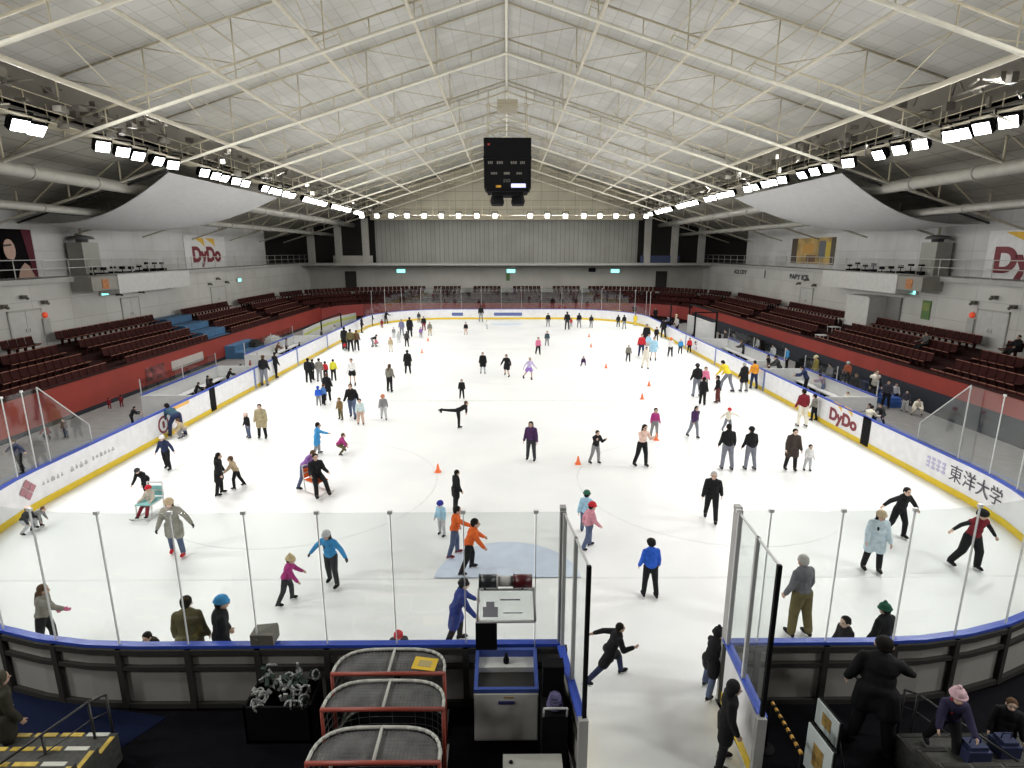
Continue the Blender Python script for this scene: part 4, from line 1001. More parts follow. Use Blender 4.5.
def person(px, py, top, face, pose, upper, lower, head, label, kid=False, group=None, h=0.0, scarf=None, gloves=None, skates=True, hm=None, boots=BK):
    """feet at pixel (px,py) on the floor of height h, head top at pixel row `top`; face = compass degrees, 0 looks away from the camera"""
    global NP
    me, th = body_mesh(pose, kid); p = at(px, py, h)
    if hm is None:
        d = top-251.0; D = p.y; c, s = cos(PITCH), sin(PITCH); hd = d*D*c/(FPX/c*(1)-d*s) if True else 0
        hm = CAMH-hd-h
    hm = min(hm, 1.9 if not kid else 1.52) if py < 600 else hm
    k = hm/th
    o = bpy.data.objects.new('person', me); COL.objects.link(o); o.location = p; o.scale = (k*1.10, k*1.08, k); o.rotation_euler = (0, 0, radians(face))
    o.material_slots[0].link = 'OBJECT'; o.material_slots[0].material = SKIN[NP % 3]; NP += 1
    T(o, label, 'person', group)
    attach({'jacket': 'jacket', 'coat': 'coat', 'shirt': 'shirt', 'vest': 'vest'}[upper[0]], piece('top', pose, kid, upper[0]), cm(upper[1]), o)
    attach({'trousers': 'trousers', 'wide': 'trousers', 'skirt': 'skirt', 'tights': 'tights'}[lower[0]], piece('legs', pose, kid, lower[0]), cm(lower[1]), o)
    if upper[0] == 'vest': attach('shirt', piece('top', pose, kid, 'shirt'), cm(BK), o)
    kind, c = head[0], head[1]
    hair = head[2] if len(head) > 2 else HB
    if kind in ('short', 'long', 'bun'): attach('hair', piece('hair', pose, kid, kind), cm(c), o)
    else:
        if kind != 'hood': attach('hair', piece('hair', pose, kid, 'long' if len(head) > 3 else 'short'), cm(hair), o)
        attach({'hood': 'hood', 'helmet': 'helmet', 'cap': 'cap'}.get(kind, 'knitted_hat'), piece('hat', pose, kid, kind), cm(c), o)
    if scarf: attach('scarf', piece('scarf', pose, kid), cm(scarf), o)
    if gloves:
        for s in 'LR': attach('glove', piece('mitten', pose, kid, s), cm(gloves), o)
    for s in 'LR':
        b = attach('skate' if skates else 'boot', piece('boot', pose, kid, s), cm(boots), o)
        if skates: link('blade', piece('blade', pose, kid, s), M_steel, b)
    return o
J, C_, SH, VS = 'jacket', 'coat', 'shirt', 'vest'; TR, WD, SKT = 'trousers', 'wide', 'skirt'
K = True
# face: 0 away from camera, 180 toward, -90 toward the right of the photo, 90 toward the left
# --- just inside the near boards, left
person(50, 652, 583, -70, 'point', (J, GG), (TR, BK), ('long', HN), 'person in grey-brown jacket pointing with a pink glove inside the near left boards', gloves=PK)
person(162, 676, 624, 170, 'lean_on', (J, BK), (TR, BK), ('short', HB), 'child whose dark head just shows over the near blue rail, beside the olive coat', K)
person(196, 684, 597, 10, 'stand', (C_, OL), (TR, BK), ('short', HB), 'person in olive brown coat seen from behind at the near blue rail')
person(227, 684, 596, -60, 'stand', (C_, BK), (TR, BK), ('beanie', SB), 'person in black coat and blue knitted hat at the near blue rail')
person(401, 678, 624, 190, 'lean_on', (J, CH), (TR, BK), ('beanie', RD), 'child in a red hat just showing over the near blue rail')
person(456, 646, 580, -80, 'reach', (C_, (.03, .05, .22)), (TR, BK), ('beanie', BK), 'person in long royal blue coat facing right beside the near rail')
person(288, 603, 555, -80, 'reach', (J, MG), (TR, CH), ('bobble', HL), 'child in magenta jacket and pale yellow hat reaching toward the blue jacket', K)
person(333, 586, 528, 165, 'spread', (J, SB), (TR, CH), ('beanie', LG, HB, 1), 'person in bright blue jacket and white hat with both arms spread', gloves=CH, scarf=CH)
person(178, 556, 496, 190, 'loose', (C_, (.34, .33, .29)), (TR, JN), ('beanie', TN, HN, 1), 'person in grey-beige coat, jeans and beige hat with arms out', gloves=CH, boots=RD)
person(36, 529, 506, -80, 'bend', (J, GY), (TR, BK), ('short', HN), 'child in grey top bent double on the ice by the near left corner', K)
person(26, 532, 504, -95, 'crouch', (J, CH), (TR, LG), ('cap', PI), 'child in pale trousers crouching against the left boards in the corner', K)
person(148, 497, 464, 175, 'push', (J, BK), (TR, BK), ('beanie', CH), 'person in black jacket pushing a white sled chair')
person(168, 470, 434, 175, 'loose', (J, NV), (TR, BK), ('beanie', WH), 'person in dark navy jacket and white hat near the left boards')
person(179, 437, 405, 60, 'bend', (J, (.04, .09, .13)), (TR, NV), ('short', HB), 'person in dark teal jacket bending down at the left boards')
person(186, 438, 417, 120, 'crouch', (J, TN), (TR, GY), ('short', HN), 'small child in tan clothes under the bending teal person', K)
person(221, 495, 452, -75, 'stand', (C_, BK), (TR, BK), ('long', HB), 'person in long black coat facing a small child in tan')
person(238, 488, 455, 100, 'reach', (J, TN), (TR, BK), ('short', HN), 'child in tan jacket holding on to the long black coat', K)
person(263, 439, 403, 190, 'stand', (C_, (.42, .36, .22)), (TR, BK), ('short', HB), 'person in khaki coat beside a child in black')
person(249, 438, 412, 150, 'stand', (J, BK), (TR, JN), ('beanie', PI), 'child in black jacket and pink hat beside the khaki coat', K)
person(318, 455, 422, -70, 'point', (C_, SB), (TR, GY), ('short', HB), 'child in sky blue jacket pointing right, left half of the ice', K)
person(339, 454, 433, -80, 'crouch', (J, MG), (TR, OL), ('short', HN), 'child in magenta top and olive trousers sitting low on the ice', K)
person(306, 488, 449, -100, 'push', (J, PU), (TR, JN), ('short', HN), 'person in purple jacket pushing a black-clad person on a sled')
person(456, 511, 470, -60, 'stand', (C_, BK), (TR, BK), ('short', HB), 'person in black coat standing behind two orange jackets')
person(442, 536, 500, 150, 'stand', (J, LB), (TR, LG), ('helmet', (.03, .04, .30)), 'child in pale blue with a dark blue helmet', K)
person(455, 556, 506, -85, 'point', (J, OR), (TR, JN), ('short', HB), 'child in orange jacket pointing right, the one farther back', K, boots=DR)
person(469, 572, 519, -80, 'reach', (J, OR), (TR, BK), ('short', HB), 'child in orange jacket and black trousers, the one nearer the camera', K)
person(462, 399, 379, 180, 'stand', (J, BK), (TR, BK), ('short', HB), 'person all in black just beyond the spiral skater')
person(458, 428, 402, -70, 'spiral', (J, BK), (TR, BK), ('short', HN), 'black-clad skater leaning forward with one leg raised behind')
person(531, 461, 421, 165, 'stand', (J, DP), (TR, CH), ('long', HB), 'skater in dark purple top near the middle of the ice')
person(595, 464, 430, -150, 'hands_up', (J, BK), (TR, GY), ('short', HB), 'skater in black top and grey trousers beside an orange cone')
person(641, 467, 424, -160, 'hands_up', (SH, PI), (TR, BK), ('long', HB), 'skater in peach top and black trousers with long dark hair')
person(654, 437, 408, 180, 'stand', (SH, MG), (TR, GY), ('short', HB), 'skater in purple-magenta top beside an orange cone', K)
person(693, 438, 406, 200, 'walk', (J, DP), (TR, GJ), ('long', HB), 'person in dark purple jacket and grey jeans, right of centre')
person(727, 432, 408, 180, 'balance', (J, CR), (TR, GJ), ('beanie', RD), 'child in cream jacket and red hat half behind a black jacket', K)
person(726, 470, 425, 0, 'stand', (J, BK), (TR, GJ), ('short', HB), 'person seen from behind in black jacket and grey jeans, right half')
person(749, 470, 428, 10, 'stand', (J, BK), (TR, GJ), ('beanie', BK), 'smaller person in black jacket and dark hat beside the grey jeans')
person(710, 522, 471, 160, 'walk', (J, BK), (TR, BK), ('short', HG), 'grey-haired person striding in black jacket and trousers')
person(585, 534, 492, -20, 'walk', (J, LB), (TR, JN), ('beanie', DG), 'child in pale blue jacket and green hat behind the pink jacket', K)
person(588, 549, 503, -70, 'walk', (J, (.62, .28, .34)), (TR, JN), ('beanie', RD), 'child in dusty pink jacket and red hat near the gate opening', K)
person(649, 597, 541, 5, 'stand', (J, BL), (TR, BK), ('helmet', BK), 'person in bright blue jersey and black helmet near the gate opening')
person(608, 680, 625, -80, 'stride', (C_, BK), (TR, NV), ('short', HB), 'person in black coat striding across the gate lane')
person(708, 692, 632, -60, 'reach', (C_, BK), (TR, JN), ('bobble', BK), 'child in black coat holding the open gate rail', K)
person(722, 765, 683, -100, 'stand', (C_, BK), (TR, BK), ('hood', BK), 'hooded person in black beside the open gate door, lowest on the lane')
person(797, 636, 558, 20, 'stand', (J, (.15, .15, .17)), (WD, OL), ('short', HG), 'person in grey jacket and baggy dark trousers behind the near right glass')
person(840, 676, 618, 100, 'stand', (J, BK), (TR, BK), ('short', HB), 'dark head and shoulders over the near right blue rail, left of the green hat', K)
person(877, 680, 608, 20, 'stand', (C_, BK), (TR, BK), ('bobble', DG), 'person in dark coat and green hat at the near right blue rail')
person(871, 572, 511, 170, 'stand', (C_, WB), (TR, BK), ('beanie', TN, HB, 1), 'person in pale blue-grey coat and beige hat behind the right glass', scarf=BK)
person(895, 538, 487, 190, 'arms_out', (J, BK), (TR, BK), ('short', HB), 'person all in black with arms spread, right half of the ice')
person(966, 569, 509, 185, 'arms_out', (VS, DR), (WD, BK), ('helmet', BK), 'person in dark red vest with arms spread near the right glass')
person(801, 427, 390, 5, 'stand', (J, DR), (TR, CR), ('short', HB), 'person in maroon jacket and cream trousers by the right boards')
person(813, 421, 395, 30, 'stand', (J, GG), (TR, BK), ('short', HB), 'child in grey jacket at the right boards next to the maroon jacket', K)
person(821, 419, 398, 60, 'stand', (J, LG), (TR, TN), ('short', HB), 'small child in pale clothes at the right boards next to the maroon jacket', K)
person(865, 436, 407, -60, 'lean_on', (J, CR), (TR, BK), ('short', HB), 'person in cream top standing in the right board opening')
person(790, 471, 429, 175, 'stand', (C_, (.06, .045, .04)), (TR, BK), ('short', HB), 'person in dark brown coat beside a small child in white')
person(807, 471, 445, 180, 'stand', (J, WH), (TR, LG), ('short', HB), 'small child in white beside the dark brown coat', K)
# --- right middle group
person(696, 397, 361, 10, 'stand', (J, BK), (TR, GJ), ('beanie', CH), 'person in black jacket and grey jeans in the group by the right boards')
person(702, 405, 377, -40, 'stand', (J, BK), (TR, BK), ('short', HB), 'child in black in front of the grey jeans, by the right boards', K)
person(704, 392, 366, 180, 'stand', (J, PK), (TR, GY), ('short', HN), 'child in pink half hidden by the black jackets on the right', K)
person(717, 403, 373, 60, 'stand', (J, BK), (TR, (.12, .03, .03)), ('short', HB), 'child in black jacket with reddish trousers, right group', K)
person(727, 392, 362, 30, 'push', (J, YL), (TR, GJ), ('short', HB), 'person in yellow coat leaning over the children by the right boards')
person(743, 392, 363, 20, 'stand', (C_, BK), (TR, GY), ('short', HG), 'person in black coat left of the orange jacket by the right boards')
person(753, 389, 361, 10, 'stand', (J, AM), (TR, NV), ('short', HB), 'person in orange jacket and navy trousers by the right boards')
# --- far right crowd
G = 'skaters at the far right'
F = [
 (628, 362, 345, 180, 'stand', (J, GG), (TR, CH), ('short', HN), 'skater in grey-brown clear of the far right crowd on its left', False),
 (641, 357, 334, 170, 'stand', (J, RD), (TR, NV), ('short', HB), 'person in red top and navy trousers, far right crowd', False),
 (646, 346, 318, 160, 'stand', (C_, BK), (TR, BK), ('short', HB), 'tall person in black standing over the red top, far right crowd', False),
 (645, 369, 347, 190, 'walk', (J, CR), (TR, CR), ('short', HB), 'person dressed in cream, nearest of the far right crowd', False),
 (653, 361, 337, 180, 'stand', (J, LB), (SKT, LB), ('short', HN), 'skater in pale blue with bare legs, far right crowd', False),
 (648, 352, 332, 180, 'stand', (J, LB), (TR, LG), ('short', HB), 'child in pale blue behind the bare-legged skater', True),
 (656, 341, 327, 180, 'stand', (J, BK), (TR, BK), ('short', HB), 'child in black right of the pale blue skaters', True),
 (663, 338, 319, 0, 'stand', (J, BK), (TR, BK), ('short', HB), 'tall dark person against the far right boards', False),
 (670, 357, 337, 170, 'stand', (J, WH), (TR, CH), ('beanie', OR), 'child in white top and orange hat, far right', True),
 (680, 354, 339, 180, 'stand', (J, SB), (TR, CH), ('short', PI), 'child in sky blue between white top and red top, far right', True),
 (689, 353, 338, 150, 'stand', (J, RD), (TR, BK), ('short', HB), 'child in bright red beside the far right boards', True),
 (692, 349, 332, 200, 'stand', (J, BK), (TR, BK), ('short', HB), 'person in black behind the bright red child', False),
 (700, 354, 342, 90, 'bend', (J, CH), (TR, BK), ('short', HB), 'dark figure bending at the right boards past the red child', True),
 (705, 355, 344, 90, 'crouch', (J, BR), (TR, BK), ('short', HB), 'dark figure crouching at the right boards past the red child', True),
 (635, 326, 314, 180, 'stand', (J, YL), (TR, YL), ('short', HB), 'child in yellow by the far right corner', True),
 (641, 324, 313, 180, 'stand', (J, YL), (TR, CH), ('short', HN), 'second figure in yellow just right of the yellow child', True),
 (634, 322, 311, 180, 'stand', (J, PK), (TR, CH), ('short', HB), 'child in pink by the far right corner', True),
 (618, 327, 315, 0, 'stand', (J, BK), (TR, CH), ('short', HB), 'left one of two black jackets near the far boards', False),
 (624, 329, 315, 20, 'stand', (J, BK), (TR, GY), ('short', HB), 'right one of two black jackets near the far boards', False),
 (591, 328, 315, -20, 'stand', (J, BK), (TR, GY), ('short', HB), 'black jacket between the orange top pair and the two black jackets', False),
 (579, 328, 313, 0, 'walk', (J, BK), (TR, GY), ('short', HB), 'black jacket and grey trousers striding near the far boards', False),
 (567, 330, 309, 0, 'stand', (J, BK), (TR, CH), ('short', HB), 'tall person in black near the far boards beside a red child', False),
 (571, 327, 318, 0, 'stand', (J, RD), (TR, GY), ('short', HB), 'child in red beside the tall black figure near the far boards', True),
 (548, 327, 313, 170, 'stand', (J, BK), (TR, GY), ('short', HB), 'person in black top near the far boards right of centre', False),
 (547, 346, 331, 180, 'stand', (J, (.05, .08, .1)), (TR, GY), ('short', HB), 'child in dark top and grey trousers, far middle', True),
 (538, 355, 337, 190, 'walk', (J, PK), (TR, BK), ('short', HN), 'skater in pink top and black trousers, far middle', True),
 (583, 366, 356, 180, 'crouch', (J, DP), (TR, DP), ('short', HB), 'small dark child crouching alone on the far ice', True),
 (483, 374, 352, 180, 'stand', (C_, BK), (TR, LG), ('short', HN), 'skater in black tunic and pale legs, left of a pair', False),
 (507, 377, 354, 160, 'glide', (C_, BK), ('tights', SK), ('short', HB), 'skater in black dress, right of a pair', False),
 (529, 380, 357, 200, 'glide', (SH, LV), (SKT, (.34, .2, .6)), ('short', HG), 'skater in lilac dress with bare legs', False),
 (466, 335, 322, 180, 'stand', (J, BK), ('tights', SK), ('short', HB), 'small skater in black with bare legs near the far boards', True),
 (487, 329, 320, 150, 'walk', (J, WH), (TR, LG), ('short', LG), 'small child in white near the far boards, middle', True),
 (481, 322, 304, 0, 'stand', (J, BK), (TR, GY), ('short', HB), 'person in black at the far boards, middle', False),
 # left far crowd
 (408, 374, 350, 10, 'stand', (C_, BK), (TR, BK), ('short', HB), 'person in long black clothes, nearest in the far left crowd', False),
 (390, 392, 364, -20, 'stand', (J, GG), (TR, BK), ('long', HN), 'person with brown hair, grey top and black trousers, left middle', False),
 (353, 386, 358, 180, 'stand', (SH, WH), (SKT, BK), ('short', HB), 'skater in white top and short black skirt, left', False),
 (372, 347, 335, -60, 'bend', (J, BK), (TR, GY), ('short', HB), 'child in black beside the red child, far left', True),
 (378, 347, 338, 100, 'crouch', (J, (.6, .1, .15)), (TR, GY), ('short', HB), 'child in red sitting low, far left', True),
 (391, 352, 337, 180, 'stand', (J, TN), (TR, CR), ('short', OR), 'child in cream with an orange hat, far left crowd', True),
 (407, 347, 331, 0, 'stand', (J, CH), (TR, BK), ('short', HB), 'dark figure just above the long black clothes, far left crowd', False),
 (410, 337, 316, 0, 'stand', (C_, BK), (TR, BK), ('short', HB), 'tall black figure at the top of the far left crowd', False),
 (402, 336, 319, 180, 'stand', (J, (.2, .2, .35)), (TR, GJ), ('short', HB), 'figure in slate blue, far left crowd', False),
 (421, 338, 327, 180, 'stand', (J, PU), (TR, GY), ('short', HN), 'child in purple, far left crowd', True),
 (424, 331, 316, 180, 'stand', (J, BK), (TR, DR), ('short', HB), 'figure in black with dark red trousers, far left crowd', False),
 (430, 336, 322, 180, 'stand', (J, GG), (TR, TN), ('short', HB), 'figure in grey-green at the right end of the far left crowd', False),
 (394, 338, 327, 180, 'stand', (J, GY), (TR, LG), ('short', HB), 'child in grey and white, far left crowd', True),
 (399, 343, 331, 180, 'stand', (J, LG), (TR, LG), ('short', HG), 'child in pale grey, far left crowd', True),
 (386, 324, 311, -30, 'lean_on', (J, BK), (TR, BK), ('short', HB), 'person in black leaning on the far left curved boards', False),
 (382, 328, 319, 0, 'stand', (J, DR), (TR, DR), ('short', HB), 'child in dark red at the far left curved boards', True),
 (419, 323, 312, 0, 'stand', (J, CH), (TR, GG), ('short', HN), 'dark figure by the far boards above the purple child', False),
 (345, 350, 325, 0, 'stand', (C_, BK), (TR, BK), ('short', HB), 'tall black figure at the left boards beside two olive jackets', False),
 (345, 351, 342, 0, 'stand', (J, RD), (TR, CH), ('short', HB), 'small red child at the feet of the tall black figure', True),
 (351, 352, 329, 10, 'stand', (J, OL), (TR, BK), ('short', HB), 'left one of two olive jackets by the left boards', False),
 (357, 351, 330, 0, 'stand', (J, BR), (TR, BK), ('short', HN), 'right one of two olive brown jackets by the left boards', False),
 # left cluster
 (309, 383, 358, 0, 'stand', (J, BK), (TR, BK), ('short', HB), 'person in black at the left end of the cluster by the left boards', False),
 (313, 380, 359, -30, 'stand', (J, CH), (TR, BK), ('short', HB), 'second dark person in the cluster by the left boards', False),
 (320, 382, 358, 0, 'stand', (J, GG), (TR, GY), ('short', HB), 'person in grey-brown in the cluster by the left boards', False),
 (326, 379, 361, 20, 'stand', (J, RD), (TR, BK), ('short', HB), 'child in red in the cluster by the left boards', True),
 (334, 381, 359, 0, 'stand', (J, (.65, .62, .05)), (TR, BK), ('short', HB), 'person in yellow-green jacket in the cluster by the left boards', False),
 (328, 401, 373, 0, 'stand', (C_, BK), (TR, BK), ('short', HN), 'person in black coat beside a child in blue', False),
 (319, 406, 386, 10, 'stand', (J, BL), (TR, GY), ('beanie', BL), 'child in blue beside the black coat', True),
 (324, 405, 384, -30, 'stand', (J, (.08, .2, .5)), (TR, BK), ('short', HN), 'second child in duller blue between blue child and black coat', True),
 (265, 386, 355, 0, 'stand', (J, BK), (TR, GJ), ('short', HN), 'person in black against the left boards, nearer one of two', False),
 (276, 378, 352, -30, 'stand', (J, BK), (TR, BK), ('short', HB), 'person in black against the left boards, farther one of two', False),
 (310, 357, 343, 60, 'lean_on', (J, BK), (TR, BK), ('short', HB), 'person in black leaning at the left boards above the cluster', False),
 (341, 420, 397, 160, 'stand', (J, (.22, .14, .06)), (TR, OL), ('short', HN), 'child in brown in a family of three, left', True),
 (353, 419, 383, 180, 'walk', (J, BK), (TR, JN), ('short', HN), 'tall parent in black jacket between two children, left', False),
 (361, 425, 398, 190, 'stand', (J, (.6, .72, .74)), (TR, SK), ('short', HB), 'child in white and pale aqua in a family of three, left', True),
 (384, 420, 394, 190, 'walk', (J, GY), (TR, LG), ('beanie', (.6, .22, .12)), 'child in grey with a rusty orange hat, left of centre', True),
 (213, 404, 378, -20, 'stand', (J, BK), (TR, BK), ('short', HB), 'child in black standing in the left board opening', True),
]
for (px, py, tp, fc, ps, up, lo, hd, lb, kd) in F: person(px, py, tp, fc, ps, up, lo, hd, lb, kd)
# --- outside the boards
O = [
 (22, 473, 437, 160, 'balance', (J, (.05, .06, .13)), (TR, BK), ('short', HN), 'person in dark blue jacket on the left walkway behind the glass', False),
 (50, 439, 423, 180, 'crouch', (J, (.25, .05, .05)), (TR, CH), ('short', HB), 'person in dull red sitting low on the left walkway', False),
 (67, 438, 417, 180, 'stand', (J, (.12, .07, .08)), (TR, NV), ('short', HB), 'person in brown jacket standing on the left walkway', True),
 (110, 409, 397, 20, 'stand', (J, DR), (TR, DR), ('short', HB), 'left one of two people in dark red below the left stand', True),
 (122, 407, 394, 20, 'stand', (J, DR), (TR, DR), ('short', HB), 'right one of two people in dark red below the left stand', True),
 (133, 428, 406, -60, 'lean_on', (J, BK), (TR, BK), ('short', HB), 'person in black leaning over the left rail from the walkway', False),
 (197, 402, 382, -60, 'lean_on', (J, BK), (TR, BK), ('short', HB), 'person in black leaning on the left rail before the opening', False),
 (209, 396, 375, -60, 'stand', (J, CH), (TR, BK), ('short', HB), 'dark-haired person behind the left rail at the opening', False),
 (229, 388, 368, -60, 'lean_on', (J, BK), (TR, BK), ('short', HB), 'first of two people in black leaning over the left rail past the opening', False),
 (239, 383, 364, -60, 'lean_on', (J, BK), (TR, BK), ('short', HB), 'second of two people in black leaning over the left rail past the opening', False),
 (251, 375, 360, -60, 'stand', (J, (.3, .1, .1)), (TR, BK), ('short', HN), 'person in reddish top behind the left rail before the wall seats', False),
 (300, 357, 342, -60, 'stand', (J, BK), (TR, BK), ('short', HB), 'person in black behind the left rail, middle distance', False),
 (372, 326, 313, -40, 'stand', (J, BK), (TR, BK), ('short', HB), 'person in black outside the far left curve of the boards', False),
 (362, 333, 317, -60, 'stand', (J, BK), (TR, BK), ('short', HB), 'dark figure outside the boards near the far left corner', False),
 (634, 318, 305, 180, 'stand', (J, BK), (TR, BK), ('short', HB), 'dark figure outside the far right curve of the boards', False),
 (655, 321, 308, 160, 'stand', (J, BK), (TR, BK), ('short', HB), 'second dark figure outside the far right curve of the boards', False),
 (676, 333, 314, 90, 'stand', (J, CR), (TR, BK), ('short', HL), 'fair figure in cream outside the far right boards', False),
 (670, 331, 316, 90, 'lean_on', (J, (.12, .13, .2)), (TR, BK), ('short', HB), 'person in slate leaning over the far right rail', False),
 (677, 334, 317, 90, 'stand', (J, LG), (TR, BK), ('short', HB), 'person in pale grey outside the far right rail', False),
 (702, 345, 330, 60, 'stand', (J, BK), (TR, BK), ('short', HB), 'left one of two in black before the white bench wall', False),
 (709, 345, 329, 60, 'stand', (J, BK), (TR, BK), ('short', HB), 'right one of two in black before the white bench wall', False),
 (725, 352, 330, 90, 'stand', (J, CH), (TR, BK), ('short', HB), 'person in charcoal inside the right team bench', False),
 (767, 378, 355, 90, 'stand', (J, BK), (TR, BK), ('short', HB), 'person in black behind the right rail past the orange jacket', False),
 (778, 384, 356, 80, 'lean_on', (J, CH), (TR, BK), ('short', HB), 'person in charcoal leaning over the right rail', False),
 (805, 395, 367, 60, 'lean_on', (J, NV), (TR, BK), ('short', HB), 'person in navy jacket leaning on the right rail', False),
 (814, 386, 356, 80, 'stand', (J, (.35, .28, .08)), (TR, GY), ('beanie', (.55, .5, .3)), 'person in mustard and grey with a pale hat right of the rail', False),
 (822, 397, 375, 60, 'lean_on', (J, (.25, .2, .26)), (TR, JN), ('short', HB), 'person in mauve-grey leaning toward the right rail', False),
 (846, 385, 362, 120, 'stand', (J, (.35, .1, .05)), (TR, CH), ('beanie', (.4, .5, .5)), 'person in rust top with a pale hat on the right walkway', False),
 (853, 402, 374, 140, 'stand', (J, CH), (TR, BK), ('short', HN), 'person in charcoal left of the white vest', False),
 (871, 404, 366, 180, 'stand', (VS, (.75, .70, .62)), (TR, BK), ('short', HN), 'tall person in cream-white vest over black on the right walkway', False),
 (885, 408, 381, 150, 'stand', (J, (.05, .05, .07)), (TR, BK), ('short', HB), 'dark figure right of the cream-white vest', False),
 (870, 430, 404, 100, 'lean_on', (J, GY), (TR, BK), ('short', HB), 'person in grey leaning out of the right rail opening', False),
 (848, 408, 392, 120, 'crouch', (J, CR), (TR, SB), ('short', HN), 'person in pale top sitting low behind the right rail by the logo', False),
 (881, 424, 404, 120, 'crouch', (J, CH), (TR, NV), ('short', HB), 'dark figure sitting low behind the right rail past the opening', False),
]
for (px, py, tp, fc, ps, up, lo, hd, lb, kd) in O: person(px, py, tp, fc, ps, up, lo, hd, lb, kd, skates=False)
X_ = [
 (719, 350, 332, 70, 'stand', (J, BK), (TR, BK), ('short', HB), 'person in black between the dark canopy frame and the nearer red child', False),
 (733, 351, 333, 90, 'stand', (J, GY), (TR, BK), ('short', HB), 'person in mid grey at the far right team bench', False),
 (743, 360, 341, 80, 'lean_on', (J, CH), (TR, BK), ('short', HN), 'brown-haired person in charcoal leaning at the far right team bench', False),
 (757, 356, 338, 90, 'stand', (J, LG), (TR, CH), ('short', HB), 'person in light grey at the middle of the far right team bench', False),
 (772, 366, 345, 110, 'stand', (J, WH), (TR, BK), ('short', HB), 'person in white top and black trousers on the right walkway', False),
 (786, 369, 348, 90, 'stand', (J, SB), (TR, BK), ('short', HB), 'person in blue top standing past the far right team bench', False),
 (783, 356, 334, 90, 'stand', (J, BK), (TR, BK), ('short', HB), 'first of four dark figures in front of the right stand aisle', False),
 (793, 357, 335, 100, 'stand', (J, BR), (TR, BK), ('short', HB), 'second of four dark figures in front of the right stand aisle, in brown', False),
 (803, 361, 338, 80, 'stand', (J, BK), (TR, BK), ('short', HB), 'third of four dark figures in front of the right stand aisle', False),
 (815, 365, 341, 90, 'stand', (J, CH), (TR, BK), ('short', HB), 'fourth of four dark figures in front of the right stand aisle', False),
 (828, 388, 364, 100, 'stand', (J, GY), (TR, JN), ('short', HB), 'person in grey jacket and jeans on the right walkway', False),
 (838, 394, 372, 60, 'lean_on', (J, BK), (TR, BK), ('short', HB), 'person in black leaning over the near right team bench', False),
 (893, 405, 384, 160, 'stand', (J, LG), (TR, BK), ('short', HN), 'person in light grey among the covered benches on the right', False),
 (904, 412, 391, 150, 'stand', (J, (.05, .05, .07)), (TR, LG), ('short', HB), 'person in dark top and pale trousers right of the light grey one', False),
 (916, 415, 398, 150, 'crouch', (J, CR), (TR, CR), ('short', HB), 'person in cream sitting low on the right walkway near the tall glass', False),
 (287, 355, 338, -70, 'stand', (J, GY), (TR, BK), ('short', HB), 'person in grey at the far left team bench', False),
 (277, 359, 342, -80, 'lean_on', (J, BR), (TR, BK), ('short', HN), 'person in brown leaning at the far left team bench', False),
 (322, 345, 329, -80, 'stand', (J, CH), (TR, BK), ('short', HB), 'person in charcoal before the curved advertising wall', False),
 (335, 340, 325, -80, 'stand', (J, LG), (TR, GY), ('short', HB), 'person in light grey before the curved advertising wall', False),
 (257, 366, 350, -60, 'stand', (J, BK), (TR, BK), ('short', HB), 'person in black between the two left team benches', False),
]
for (px, py, tp, fc, ps, up, lo, hd, lb, kd) in X_: person(px, py, tp, fc, ps, up, lo, hd, lb, kd, skates=False)
# seated spectators in the right stand (placed on their seat rows)
def spectator(px, py, row, s, up, label, hgt=1.28):
    X = s*(X0+.32+RD_*row); q = atX(px, py, X); me, th = body_mesh('seated', False)
    o = person(px, py, 0, 90*s, 'seated', up, (TR, BK), ('short', HB), label, hm=hgt, skates=False)
    o.location = (X, q.y, stand_z(row)+.0)
RD_ = 1.28
spectator(1016, 352, 3, 1, (J, BK), 'person in black sitting high in the right stand at the frame edge')
spectator(925, 345, 2, 1, (J, (.1, .1, .1)), 'person in dark clothes with something white sitting alone in the right stand')
# near outside figures
person(868, 748, 643, -30, 'rail', (C_, BK), (TR, BK), ('short', HB), 'large black silhouette standing in front of the near right boards', skates=False, h=0).scale.x *= 1.15
person(941, 754, 685, 160, 'reach', (J, (.035, .03, .07)), (TR, BK), ('bobble', (.62, .42, .46)), 'child in navy jacket and pink hat on the near right steps', K, scarf=DR, skates=False, h=.5)
person(14, 764, 672, -30, 'stand', (C_, (.045, .042, .03)), (TR, BK), ('hood', (.07, .065, .045)), 'dark hooded person at the near left edge of the frame', skates=False)
person(996, 766, 700, 150, 'stand', (J, BK), (TR, BK), ('short', HN), 'dark figure at the near right edge beside the steps', skates=False)
# ================================================================== SMALL THINGS
def cone_mesh():
    m = MB(); m.lathe([(.10, .02), (.085, .06), (.055, .2), (.028, .33), (.02, .34)], 14); m.box((-.12, -.12, 0), (.12, .12, .025)); return m.mesh('traffic_cone')
CM = cone_mesh(); CM.materials.append(M_orange)
for px, py, lb in ((438, 472, 'by the black coat left of centre'), (578, 464, 'left of the black top'), (656, 440, 'beside the magenta top'), (642, 399, 'alone right of the centre'), (606, 368, 'farther out right of centre'),
                   (589, 337, 'far out near the black jackets'), (591, 347, 'faint and tilted in the far middle'), (428, 341, 'in the far left by the crowd'), (422, 353, 'left of centre far out'), (649, 386, 'far right of centre, pale orange')):
    o = bpy.data.objects.new('traffic_cone', CM); COL.objects.link(o); o.location = at(px, py); o.scale = (.95,)*3; T(o, 'small orange cone on the ice '+lb, 'cone', 'orange cones on the ice')
